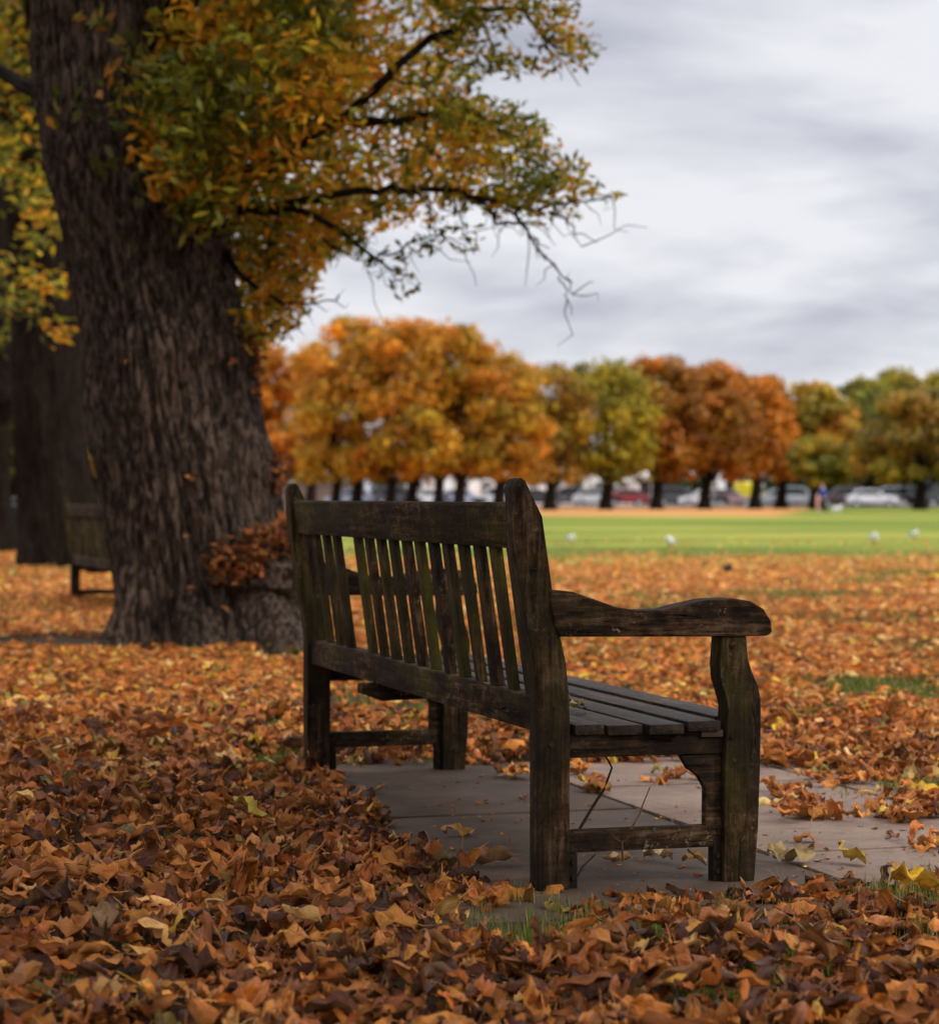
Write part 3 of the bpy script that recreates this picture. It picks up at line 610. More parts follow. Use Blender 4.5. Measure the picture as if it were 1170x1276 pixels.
def sample_poly(pl, n, z0, z1, thr=-.12, sc_=2.0, k=0, ytop=None):
    pl = np.array(pl, float); lo, hi = pl.min(0), pl.max(0); outp = []
    while len(outp) < n:
        x = rng.uniform(lo[0], hi[0], 400); y = rng.uniform(lo[1], hi[1], 400); ok = inpoly(x, y, pl)
        for a, b_ in zip(x[ok], y[ok]):
            z = rng.uniform(z0, z1); p = P(a, b_, z)
            if noise.noise(Vector((p[0]*sc_, p[1]*sc_, p[2]*sc_+k))) > thr: outp.append(p)
            if len(outp) >= n: break
    return outp
def colmix(green, orange, yellow, ks=1.6, seed=0, bias=0.0):
    def f(p, n):
        t = np.array([noise.noise(Vector((a[0]*ks+seed, a[1]*ks, a[2]*ks)))*1.6+bias for a in p])+rng.standard_normal(n)*.35
        g = palette(n, green, [1]*len(green)); o = palette(n, orange, [1]*len(orange)); y_ = palette(n, yellow, [1]*len(yellow))
        c = np.where((t > .25)[:, None], o, np.where((t > -.05)[:, None], y_, g)); return c
    return f
GR = [(.17, .18, .018), (.24, .22, .02), (.10, .11, .014)]; YE = [(.50, .38, .022), (.38, .32, .022), (.60, .42, .03)]; ORG = [(.64, .30, .018), (.70, .37, .025), (.52, .22, .018)]
# inner, greener mass by the trunk; orange mass beyond; thin sprays at the tips
p1 = sample_poly([(222, -80), (420, -80), (440, 60), (400, 170), (330, 255), (285, 268), (255, 255), (215, 210), (215, 90)], 620, 13.2, 16.0, k=1)
crown('foliage', p1[:500], big, org, 16, .19, (.075, .115), colmix(GR, ORG, YE, seed=1, bias=-.24))
p2 = sample_poly([(250, -80), (590, -80), (575, 40), (556, 90), (590, 140), (600, 190), (575, 235), (520, 262), (430, 270), (330, 285), (280, 285)], 1050, 13.6, 18.5, thr=-.16, k=2)
crown('foliage', p2[:610], big, org, 15, .20, (.07, .11), colmix(GR, ORG, YE, seed=5, bias=.14))
p3 = sample_poly([(282, 270), (480, 262), (440, 300), (385, 330), (372, 372), (350, 412), (300, 425), (284, 380)], 330, 14.2, 18, thr=-.18, k=3)
crown('foliage', p3, big, org, 11, .16, (.065, .10), colmix(GR, ORG, YE, seed=9, bias=.12))
p4 = sample_poly([(560, 130), (640, 132), (690, 175), (735, 215), (738, 240), (690, 250), (600, 262), (560, 250)], 230, 13.4, 14.8, thr=-.02, sc_=3, k=4)
crown('foliage', p4, big, org, 9, .12, (.05, .085), colmix(GR, ORG, YE, seed=3, bias=-.35))
pts5 = []
for p, r in branches[1:3]+branches[5:10]:
    for i, a in enumerate(p):
        if i > 3 and r[i] < .03 and random.random() < .75: pts5.append((a.x+random.gauss(0, .07), a.y, a.z+random.gauss(0, .06)))
p5 = [q_ for q_ in pts5 if q_[0] > -.9]
crown('foliage', p5, big, org, 8, .10, (.05, .085), colmix(GR, ORG, YE, seed=4, bias=-.45))
p6 = sample_poly([(540, -60), (700, -60), (738, 80), (715, 85), (690, 40), (640, 20), (600, 60), (640, 70), (690, 80), (560, 100)], 170, 13.6, 14.4, thr=-.15, sc_=3, k=6)
crown('foliage', p6, big, org, 8, .10, (.05, .08), colmix(GR, ORG, YE, seed=6, bias=-.4))
# big drooping leaves in front of the upper trunk
p7 = [P(x+random.gauss(0, 5), y+random.gauss(0, 5), 13.75+random.random()*.25) for x, y in [(112, 20), (125, 40), (155, 50), (165, 82), (130, 95), (145, 105), (72, 140), (78, 128), (100, 132), (135, 128), (150, 130), (182, 120), (168, 145), (160, 158), (200, 168), (205, 125), (185, 205), (180, 245), (208, 220), (215, 200), (235, 232), (255, 265), (235, 262), (262, 170), (220, 140), (240, 130), (205, 90), (120, 210), (135, 205), (225, 245), (205, 235), (250, 205), (240, 190), (265, 225)]]
crown('foliage', p7, big, org, 5, .11, (.085, .13), colmix([(.10, .11, .02), (.07, .085, .016)], [(.45, .2, .03)], [(.34, .25, .04), (.26, .21, .035)], seed=2, bias=-.3), 1.1)
pz = sample_poly([(172, 60), (300, 90), (300, 285), (240, 285), (205, 240), (172, 150)], 120, 13.5, 14.0, k=8)
crown('foliage', pz, big, org, 9, .16, (.08, .12), colmix(GR, ORG, YE, seed=12, bias=-.3), 1.0)
# crown above the frame
def dome(cen, rad3, n, zmin, seedk, thr=-.1):
    o = []
    while len(o) < n:
        d = rng.standard_normal(3); d /= np.linalg.norm(d); s = rng.random()**.4; p = np.array(cen)+d*np.array(rad3)*s
        if p[2] > zmin(p) and noise.noise(Vector((p[0]*.7, p[1]*.7, p[2]*.7+seedk))) > thr: o.append(p)
    return o
pu = dome((org[0]+.2, TZ, 8.2), (3.6, 4.4, 4.6), 1500, lambda p: 1.15+.215*p[1]+(0 if p[0] < .2 else .4), 5)
crown('foliage', pu, big, org, 14, .36, (.12, .19), colmix(GR, ORG, YE, seed=7, ks=.6))
# dry leaf clumps on the burrs of the trunk
DRY = [(.30, .10, .025), (.13, .045, .016), (.50, .20, .05), (.38, .11, .025), (.06, .022, .01)]
def dry(pts, n_per, rr, sz, wts=(3, 3, 1.6, 1.5, 3)):
    return crown('dry_leaves', pts, big, org, n_per, rr, sz, lambda p, n: palette(n, DRY, wts), .4, M['litter_far'], TM)
bp = []
for _ in range(95):
    x = random.uniform(268, 372); y = 705-(x-268)*.42+random.gauss(0, 12); a = (x-255)/118; bp.append(P(x, y, 13.90+.0+a*a*.40))
for _ in range(26): x = random.uniform(300, 370); bp.append(P(x, 700+random.gauss(0, 18), 14.02+((x-255)/118)**2*.4))
o1 = dry(bp, 10, .075, (.05, .09))
dry([P(318+random.gauss(0, 5), 440+random.gauss(0, 22), 14.5+random.gauss(0, .08)) for _ in range(16)], 7, .05, (.04, .07), (3, 2, .6, 2, 3))
dry([P(350+random.gauss(0, 5), 588+random.gauss(0, 15), 14.5+random.gauss(0, .08)) for _ in range(16)], 7, .05, (.04, .07), (3, 2, .3, 2, 4))
dry([P(x, y, 14.02+dz) for x, y, dz in [(238, 596, 0), (232, 670, -.03), (236, 731, -.05), (372, 745, .3), (374, 790, .3), (281, 760, .0), (290, 450, .05), (160, 450, .1)]], 2, .02, (.05, .075), (1, 0, 3, 1, 0))
q = MB()
q2 = [(P(315, 715, 14.25), (.30, .22, .20))]
for c_, r_ in q2:      # the burr: a lumpy swelling low on the trunk
    n1_, n2_ = 26, 18; V = []
    for i in range(n2_+1):
        for k_ in range(n1_):
            th_, ph = math.pi*i/n2_, 2*math.pi*k_/n1_; d = Vector((math.sin(th_)*math.cos(ph), math.sin(th_)*math.sin(ph), math.cos(th_)))
            s = 1+.35*noise.noise(d*2.6+Vector((3, 1, 2))); V.append((c_[0]+d.x*r_[0]*s-org[0], c_[1]+d.y*r_[1]*s-org[1], c_[2]+d.z*r_[2]*s))
    q.add(V, [(i*n1_+k_, i*n1_+(k_+1) % n1_, (i+1)*n1_+(k_+1) % n1_, (i+1)*n1_+k_) for i in range(n2_) for k_ in range(n1_)])
q.build('burr', M['bark'], big, smooth=True)
# ------------------------------------------------------------------ other trees of the row at the left
def row_tree(label, prof, Z, foliage_px, colf, fsize, nclus, dome_=None, mt='bark_shaded'):
    o_ = ((prof[-1][1]+prof[-1][2])/2, 0); og = ((o_[0]-CX)*Z/FP, Z, 0)
    t = empty('lime_tree', og, 0, label, 'tree', 'lime trees in the row on the left')
    trunk_mesh('trunk', prof, Z, M[mt], t, og, 120, 110, 1.3, seed=Z)
    q = MB()
    for k_ in range(7):
        s0 = Vector(((prof[2][1]+prof[2][2])/2, 0, 0)); zz0 = CZ+(HY-prof[2][0])*Z/FP
        a0 = Vector(((s0.x-CX)*Z/FP-og[0], 0, zz0-.5-random.random()*1.5)); an = k_*.9+.3; ln = random.uniform(1.5, 2.8)
        d = Vector((math.cos(an)*ln, math.sin(an)*ln, random.uniform(.6, 2.2))); q.tube([a0, a0+d*.4+Vector((0, 0, .1)), a0+d*.75+Vector((0, 0, .3)), a0+d], [.14, .10, .07, .03], 8)
    q.build('branches', M[mt], t, smooth=True)
    for k_, (pl, z0, z1, n, per, rr, bias) in enumerate(foliage_px):
        ps = sample_poly(pl, n, z0, z1, k=k_*3+Z); crown('foliage', ps, t, og, per, rr, fsize, colf(k_, bias))
    if dome_: crown('foliage', dome(*dome_), t, og, 12, .5, (.16, .24), colf(9, 0))
    return t
cf = lambda k_, bias: colmix(GR, ORG, YE, seed=k_*4+20, bias=bias)
row_tree('dark trunk behind the leaning tree with low yellow leaf sprays', [(-700, 20, 80), (-300, 15, 90), (0, 12, 98), (300, 8, 104), (500, 14, 106), (600, 22, 114), (660, 28, 120), (695, 22, 126), (715, 12, 134)], 30.6,
         [([(-80, -60), (150, -60), (150, 60), (110, 150), (60, 190), (-80, 230)], 28, 33, 330, 14, .42, -.35),
          ([(-60, 330), (100, 330), (96, 430), (60, 420), (-40, 360)], 27.5, 29, 26, 12, .28, .0),
          ([(-60, 190), (100, 190), (110, 330), (60, 300), (-60, 300)], 25, 28, 34, 12, .25, -.5)],
         cf, (.11, .17), 0, ((-5.2, 30.6, 11), (5.0, 4.6, 6), 900, lambda p: max(6.4, 1.2+.215*p[1]) if p[0] < -1 else 99, 8))
row_tree('trunk cut by the left edge of the photo, behind the litter bin', [(-600, -50, 16), (0, -38, 12), (400, -36, 11), (600, -38, 12), (660, -46, 16), (690, -58, 22)], 38,
         [([(-200, -60), (60, -60), (60, 330), (40, 440), (-200, 440)], 37, 44, 700, 14, .6, -.6)], cf, (.16, .22), 0, ((-8, 38, 13), (4.5, 4.5, 6), 500, lambda p: max(7, 1.2+.215*p[1]), 8))
# the next tree of the row stands behind the photographer; its crown shades the foreground
ot = (2.3, -2.2, 0)
tr = empty('lime_tree', ot, 0, 'lime tree of the same row standing beyond the near edge of the view', 'tree', 'lime trees in the row on the left')
q = MB(); q.tube([(0, 0, -.1), (.02, 0, .4), (0, 0, 1.5), (-.1, 0, 3.5), (-.2, .1, 6), (-.2, .1, 9)], [.8, .58, .48, .42, .3, .12], 24)
q.build('trunk', M['bark'], tr, smooth=True)
q = MB()
for k_ in range(9):
    an = k_*.75; ln = random.uniform(2.5, 4.5); a0 = Vector((-.1, 0, 3.6+k_*.35)); d = Vector((math.cos(an)*ln, math.sin(an)*ln, 1.6)); q.tube([a0, a0+d*.5, a0+d], [.16, .1, .03], 8)
q.build('branches', M['bark'], tr, smooth=True)
crown('foliage', dome((1.4, 3.0, 7.4), (7.2, 6.8, 4.0), 3000, lambda p: max(3.7, 1.5+.235*max(p[1], 0)), 3, -.3), tr, ot, 11, .45, (.17, .26), colmix(GR, ORG, YE, seed=31, ks=.6))

for k_, (ax_, ay_, lab_) in enumerate([(-10.5, -1, 'unseen lime tree added for shade left of the near edge of the view'), (-10.2, 10.5, 'unseen lime tree added for shade well left of the leaning trunk'), (-12.5, 22, 'unseen lime tree added for shade far left level with the second trunk')]):  # unseen trees added at the left; their low crowns block the sky light
    ot = (ax_, ay_, 0); tr = empty('lime_tree', ot, 0, lab_, 'tree', 'lime trees in the row on the left')
    q = MB(); q.tube([(0, 0, -.1), (.02, 0, .4), (0, 0, 1.5), (-.1, 0, 3.5), (-.2, .1, 6), (-.2, .1, 9)], [.8, .58, .48, .42, .3, .12], 24); q.build('trunk', M['bark'], tr, smooth=True)
    crown('foliage', dome((ax_, ay_, 6.0), (5.0, 5.4, 5.0), 1300, lambda p: 1.5, 3+k_, -.3), tr, ot, 11, .45, (.2, .3), colmix(GR, ORG, YE, seed=41+k_, ks=.6))
# ------------------------------------------------------------------ far avenue of autumn trees
TQ = [leaf_template(2, 2, .01, .01, 0, 1, False)]
qv = np.array([(-.5, -.5, 0), (.5, -.5, .12), (.5, .5, 0), (-.5, .5, .12)]); TQ = [(qv, np.array([[0, 1, 2, 3]]), np.zeros((4, 2)))]
def far_tree(label, xc, wpx, top, Z, cols, yb=None, trunks=((0, .45),), bottom=592, nc=None, sparse=False, group='autumn trees across the green'):
    s = Z/FP; X0 = (xc-CX)*s; ht = CZ+(HY-top)*s; zb = CZ+(HY-bottom)*s; rw = wpx/2*s; hh = (ht-zb)
    t = empty('autumn_tree', (X0, Z, 0), 0, label, 'tree', group)
    q = MB()
    for dx, r in trunks:
        x = dx*s; q.tube([(x, 0, -.1), (x, 0, .6), (x+.1, 0, zb*.8), (x*1.2, 0, zb+hh*.35), (x*1.3, .1, zb+hh*.7)], [r*1.4, r, r*.85, r*.6, r*.2], 10)
        for k_ in range(7):
            an = k_*.95+x; a0 = Vector((x, 0, zb*(.7+.1*k_))); d = Vector((math.cos(an)*rw*.6, math.sin(an)*rw*.6, hh*.28)); q.tube([a0, a0+d*.5+Vector((0, 0, .2)), a0+d], [r*.45, r*.3, .05], 6)
    q.build('trunk', M['bark_shaded'], t, smooth=True)
    n = nc or int(90+rw*12); cen = []
    cr_ = rng.uniform(.06, .125, n)*min(2*rw, hh)
    for k_ in range(n):
        zf = rng.random()**.95; wsh = float(np.interp(zf, [0, .15, .4, .65, .85, 1], [.80, .96, 1, .94, .80, .50])); an = rng.uniform(0, 6.283); r_ = rng.random()**.42
        cen.append((math.cos(an)*r_*max(.1, rw*wsh-cr_[k_]*.8), math.sin(an)*r_*max(.1, rw*wsh-cr_[k_]*.8), zb+cr_[k_]*.55+zf*(hh-cr_[k_]*1.35)))
    cen = np.array(cen)
    per = 115 if not sparse else 75; N_ = n*per; c = np.repeat(cen, per, 0); rr = np.repeat(cr_, per)
    d = rng.standard_normal((N_, 3)); d[:, 2] += .25; d /= np.linalg.norm(d, axis=1)[:, None]
    p = c+d*(rr*(.15+1.6*rng.random(N_)))[:, None]*np.array([1, 1, .72])
    ci = [int((noise.noise(Vector((q_[0]*.22+xc, q_[1]*.22, q_[2]*.22+Z)))*1.5+.5+random.gauss(0, .16))*len(cols)) % len(cols) for q_ in cen]
    mean = np.array(cols).mean(0); cc = (np.array([cols[i] for i in ci])*.6+mean*.4)*np.exp(.14*rng.standard_normal((n, 1)))
    cc = np.repeat(cc, per, 0)*np.exp(.25*rng.standard_normal((N_, 1)))
    dd = d+.5*rng.standard_normal((N_, 3)); ax = np.arctan2(dd[:, 1], dd[:, 0])+np.pi/2; tl = np.arccos(np.clip(dd[:, 2]/np.linalg.norm(dd, axis=1), -1, 1))
    cl_ = np.array([noise.noise(Vector((q_[0]*.42+7*xc, q_[1]*.42, q_[2]*.42))) for q_ in cen]); ok = (p[:, 2] > zb*.93) & ~np.repeat(cl_ > .33, per)
    leaf_mesh('crown', TQ, p[ok], rng.uniform(.15, .32, N_)[ok]*Z/170, rng.uniform(0, 6.28, N_)[ok], ax[ok], tl[ok], cc[ok], M['leaf'], t, smooth=False)
    return t
o_ = [(.62, .23, .018), (.60, .26, .02), (.50, .16, .015), (.42, .22, .02)]; ol = [(.46, .31, .022), (.30, .25, .02), (.60, .31, .02), (.17, .16, .02)]
ru = [(.50, .15, .014), (.56, .19, .016), (.38, .12, .014), (.34, .14, .015)]; yg = [(.42, .32, .022), (.24, .22, .02), (.50, .33, .02), (.15, .15, .014)]
br = [(.32, .14, .018), (.40, .18, .02), (.24, .10, .016), (.22, .15, .02)]; gn = [(.10, .14, .025), (.16, .19, .03), (.08, .10, .02)]; dk = [(.06, .06, .014), (.20, .13, .02), (.12, .10, .018)]
FT = [(332, 90, 425, 165, o_+ru, 'orange and red tree partly hidden by the leaning trunk'), (384, 70, 440, 172, gn+ol, 'dark green tree between the red tree and the tallest orange crown'),
      (432, 118, 394, 150, ol+o_, 'tall olive and orange tree, leftmost in front of the brown wall'), (500, 124, 398, 148, o_+ol, 'tall orange tree with a domed top above the bench back'),
      (560, 118, 408, 147, o_+ol, 'tall orange tree above the middle of the bench top rail'), (618, 112, 432, 149, o_+ol, 'broad orange tree right above the near bench post'),
      (683, 92, 452, 158, br+ol, 'brown orange tree just right of the near bench post'), (755, 112, 450, 162, yg, 'yellow green tree standing in the middle of the avenue'),
      (820, 104, 446, 166, br+ru, 'brown russet tree right of the yellow green one'), (882, 106, 452, 168, ru+br, 'deep rust red tree with a rounded top'),
      (938, 92, 470, 172, ru+o_, 'rust red tree sloping down beside the yellow one'), (972, 52, 492, 176, o_, 'narrow orange tree at the end of the rusty trees'),
      (1016, 96, 480, 176, yg+o_, 'yellow orange tree behind the person in blue'), (1024, 62, 545, 165, ol+gn+yg, 'low dark olive tree in front of the yellow orange one'),
      (1078, 80, 474, 205, gn+yg, 'pale green tree standing farther back on the right'), (1118, 76, 460, 210, yg+gn, 'tall loose green and yellow tree at the back right'),
      (1146, 126, 488, 160, br+dk+ol, 'broad brown olive tree in front at the right edge'), (1190, 90, 462, 205, yg+gn, 'green tree cut by the right edge of the photo'),
      (1260, 130, 470, 175, br+o_, 'brown tree beyond the right edge'), (1390, 130, 466, 178, yg+o_, 'yellow tree second beyond the right edge'), (1520, 140, 472, 178, ol+ru, 'olive russet tree third beyond the right edge'), (270, 120, 420, 185, yg+gn, 'yellow green tree behind the leaning trunk'), (120, 150, 380, 150, yg+gn+dk, 'yellow green tree seen in the gap between two trunks'), (10, 160, 380, 155, dk+gn, 'dark tree far behind the trunks at the left')]
for i, (x, w_, top, Z, cols, lab) in enumerate(FT):
    tr_ = [(-14, .35), (12, .4)] if w_ > 115 and i < 6 else [((i*7) % 9-4, .42)]
    far_tree(lab, x, w_*1.34, top-2, Z, cols, trunks=tr_, bottom=random.uniform(595, 606), sparse=(i in (7, 15, 6)))
# dark hedge and shrubs under the avenue
def hedge(label, x0, x1, y0, Z, cols, dep=2.0):
    s = Z/FP; a, b_ = (x0-CX)*s, (x1-CX)*s; h = CZ+(HY-y0)*s; n = int((b_-a)*dep*h*40)
    p = np.stack([rng.uniform(a, b_, n), rng.uniform(-dep/2, dep/2, n)+Z, np.abs(rng.uniform(0, 1, n))**.7*h*1.0], 1)
    p[:, 2] *= 1+.12*np.array([noise.noise(Vector((q_*.6, 1, Z))) for q_ in p[:, 0]])
    return tag(leaf_mesh('hedge', TQ, p, rng.uniform(.2, .38, n), rng.uniform(0, 6.28, n), rng.uniform(0, 6.28, n), rng.uniform(0, 3, n), palette(n, cols, [1]*len(cols)), M['leaf'], None, smooth=False), label, 'hedge', 'hedges behind the parked cars')
hd = [(.035, .05, .012), (.05, .075, .015)]
hedge('dark hedge behind the cars above the bench rail', 462, 505, 598, 222, hd); hedge('dark green hedge between the white houses in the middle', 735, 768, 606, 222, hd)
hedge('dark shrubs right of the white gate posts', 812, 880, 596, 222, hd); hedge('dark hedge behind the silver cars', 905, 1010, 598, 222, hd+[(.02, .03, .01)]); hedge('long dark hedge at the right under the olive trees', 1012, 1250, 596, 222, hd+[(.02, .03, .01)])
hedge('yellow green bushes above the brown wall', 372, 450, 594, 226, [(.25, .24, .05), (.12, .15, .03)])

# ------------------------------------------------------------------ houses, wall
def plain(name, c, rough=.8, n_=.15):
    m, nt, b = mat(name, rough, .3); v = mapped(nt, (1, 1, 1)); g = noi(nt, v, 1.2, 5)
    nt.links.new(ramp(nt, g, [(.3, tuple(x*(1-n_) for x in c)), (.7, c)]), b.inputs['Base Color']); return m
M['stucco'] = plain('white stucco', (.86, .85, .83), n_=.06); M['cream'] = plain('cream render', (.55, .53, .42)); M['brickw'] = plain('brown brick', (.16, .105, .085)); M['slate'] = plain('slate', (.07, .07, .08))
M['glass'] = mat('dark glass', .12, .6, (.02, .024, .03))[0]; M['doorp'] = plain('door paint', (.05, .04, .05)); M['greenp'] = plain('pale green paint', (.38, .45, .36))
def house(label, xc, W, H, wm, Y0=226, dep=9, bays=3, storeys=3):
    X0 = (xc-CX)*Y0/FP; t = empty('terraced_house', (X0, Y0, 0), 0, label, 'house', 'houses beyond the parked cars')
    q = MB(); q.box((-W/2, 0, -.2), (W/2, dep, H)); wl = q.build('wall', M[wm], t)
    q = MB(); q.box((-W/2-.1, -.25, H), (W/2+.1, .1, H+.35)); q.build('cornice', M[wm], t, .03)
    q = MB(); q.prism([(-.1, H+.36), (dep/2, H+2.4), (dep+.1, H+.36)], 0, -W/2, W/2); rf = q.build('roof', M['slate'], t)
    q = MB(); q.box((W/2-1.1, dep*.4, H+1), (W/2-.3, dep*.6, H+3.6)); q.build('chimney', M['brickw'], rf)
    sh = (H-.4)/storeys; bw = W/bays
    for s in range(storeys):
        for k_ in range(bays):
            cx_ = -W/2+bw*(k_+.5); z0 = s*sh+.9
            if s == 0 and k_ == bays-1:
                q = MB(); q.box((cx_-.5, -.06, .15), (cx_+.5, .05, 2.3)); q.build('door', M['doorp'], t)
                q = MB(); q.box((cx_-.9, -1.3, 2.6), (cx_+.9, -.01, 2.9)); q.box((cx_-.85, -1.25, 0), (cx_-.6, -1.0, 2.6)); q.box((cx_+.6, -1.25, 0), (cx_+.85, -1.0, 2.6)); q.build('porch', M[wm], t)
                continue
            hh = sh*.55
            q = MB(); q.box((cx_-.62, -.10, z0-.12), (cx_+.62, .02, z0-.02)); q.box((cx_-.6, -.06, z0-.02), (cx_-.48, .02, z0+hh)); q.box((cx_+.48, -.06, z0-.02), (cx_+.6, .02, z0+hh)); q.box((cx_-.48, -.06, z0+hh-.1), (cx_+.48, .02, z0+hh)); q.box((cx_-.03, -.05, z0), (cx_+.03, .02, z0+hh-.1)); q.box((cx_-.48, -.05, z0+hh*.48), (cx_-.03, .02, z0+hh*.48+.07)); q.box((cx_+.03, -.05, z0+hh*.48), (cx_+.48, .02, z0+hh*.48+.07))
            fr = q.build('window', M['stucco'], t)
            q = MB(); q.box((cx_-.5, -.02, z0), (cx_+.5, .015, z0+hh-.08)); q.build('pane', M['glass'], fr)
    return t
house('pale green rendered house at the left behind the brown wall', 372, 7, 6.2, 'greenp', 236, storeys=2)
for xc, W, wm, lab in [(520, 6.4, 'stucco', 'white stucco house, leftmost behind the tall orange trees'), (606, 6.4, 'stucco', 'white stucco house behind the bench top, second white one from the left'), (692, 6.2, 'stucco', 'white stucco house seen just right of the near bench post'),
                   (776, 6.2, 'stucco', 'white stucco house behind the red car'), (846, 4.6, 'stucco', 'narrow white stucco house behind the russet tree')]:
    house(lab, xc, W, 8.2, wm)
house('brown brick house in shade behind the silver cars', 960, 14, 7.6, 'brickw', 236, bays=5); house('brown brick house at the far right behind the hedge', 1130, 16, 7.6, 'brickw', 238, bays=6); house('brown brick house far left behind the trunks', 200, 16, 7.6, 'brickw', 240, bays=6)
q = MB(); Xa, Xb = (330-CX)*222/FP, (455-CX)*222/FP; q.box((Xa, 221.6, 0), (Xb, 222, 1.9)); q.box((Xa, 221.5, 1.9), (Xb, 222.1, 2.05)); tag(q.build('garden_wall', M['brickw']), 'long brown brick garden wall at the left behind the bench', 'wall')
def pier(xc, lab):
    q = MB(); X0 = (xc-CX)*221.5/FP; q.box((X0-.35, 221.2, 0), (X0+.35, 221.9, 3.3)); q.box((X0-.45, 221.1, 3.3), (X0+.45, 222, 3.5)); q.prism([(X0-.3, 3.5), (X0+.3, 3.5), (X0, 3.9)], 1, 221.3, 221.8); tag(q.build('gate_pier', M['stucco'], bevel=.02), lab, 'gate pier', 'white gate piers by the houses')
pier(947, 'white gate pier between the yellow van and the silver cars'); pier(556, 'white gate pier above the bench rail between two trunks'); pier(899, 'white gate pier behind the rust coloured trees')
# ------------------------------------------------------------------ parked cars
M['tyre'] = mat('tyre', .9, .2, (.015, .015, .015))[0]; M['rim'] = mat('rim', .35, .5, (.4, .4, .42))[0]
M['lampw'] = mat('headlight lens', .15, .6, (.6, .6, .6))[0]; M['lampr'] = mat('tail light lens', .3, .5, (.35, .02, .02))[0]
def carpaint(c):
    m, nt, b = mat('car paint', .3, .5, c); b.inputs['Coat Weight'].default_value = .6; return m
def car(xc, Y0, col, label, kind='hatch', rev=False, yaw=0):
    X0 = (xc-CX)*Y0/FP; t = empty('van' if kind == 'van' else 'parked_car', (X0, Y0, -.015), R(180 if rev else 0)+yaw, label, 'van' if kind == 'van' else 'car', 'cars parked along the road')
    pm = carpaint(col); W = .86
    if kind == 'van':
        body = [(-2.4, .35), (-2.4, 1.95), (-2.3, 2.1), (.9, 2.1), (1.15, 2.0), (1.75, 1.15), (2.35, .95), (2.45, .75), (2.45, .35)]; roof = None
        win = [(.55, 1.2), (.55, 1.85), (1.02, 1.85), (1.5, 1.2)]; wsh = [(1.20, 1.96), (1.76, 1.17)]
    else:
        body = [(-2.05, .32), (-2.1, .6), (-2.05, .88), (-1.9, .96), (-.9, 1.0), (.75, .98), (1.7, .82), (2.05, .66), (2.1, .45), (2.05, .3)]
        roof = [(-1.75, .94), (-1.45, 1.35), (-.95, 1.47), (.1, 1.46), (.45, 1.36), (1.0, .95)] if kind != 'suv' else [(-1.9, .94), (-1.7, 1.55), (-1.2, 1.68), (.1, 1.67), (.5, 1.55), (1.0, .95)]
        rt = 1.47 if kind != 'suv' else 1.67
        win = [(-1.6, .99), (-1.38, rt-.17), (-.95, rt-.09), (.05, rt-.09), (.35, rt-.17), (.8, .99)]
    q = MB(); q.prism(body, 1, -W, W); bd = q.build('body', pm, t, .07, seg=3)
    if roof: q = MB(); q.prism(roof, 1, -W+.12, W-.12); q.build('cabin', pm, t, .05, seg=3)
    wy = W+.004 if kind == 'van' else W-.116
    for s in (-1, 1):
        q = MB(); q.prism(win, 1, s*wy, s*(wy-.05)); q.build('side_window', M['glass'], t)
    if kind == 'van': q = MB(); q.prism([(1.22, 1.93), (1.27, 1.96), (1.80, 1.2), (1.76, 1.17)], 1, -.7, .7); q.build('windscreen', M['glass'], t)
    else:
        q = MB(); q.prism([(.50, rt-.13), (.53, rt-.13), (1.04, .98), (.98, .97)], 1, -.64, .64); q.build('windscreen', M['glass'], t)
        q = MB(); q.prism([(-1.5, rt-.15), (-1.46, rt-.15), (-1.72, .99), (-1.79, .99)], 1, -.62, .62); q.build('rear_window', M['glass'], t)
    for wx in (-1.35, 1.32):
        for s in (-1, 1):
            q = MB(); q.tube([(wx, s*(W-.2), .33), (wx, s*(W+.01), .33)], .33, 20); wh = q.build('wheel', M['tyre'], t, .02)
            q = MB(); q.tube([(wx, s*(W), .33), (wx, s*(W+.02), .33)], .21, 16); q.build('rim', M['rim'], wh)
    fx = 2.44 if kind == 'van' else 2.05
    for s in (-1, 1):
        q = MB(); q.box((fx-.12, s*.55-.15, .62), (fx+.03, s*.55+.15, .76)); q.build('headlight', M['lampw'], t, .02)
        q = MB(); q.box((-fx-.03, s*.62-.1, .72), (-fx+.1, s*.62+.1, .88)); q.build('tail_light', M['lampr'], t, .02)
        q = MB(); q.box((.62, s*(W+.02), .95), (.78, s*(W+.2), 1.07)); q.build('mirror', pm, t, .02)
    return t
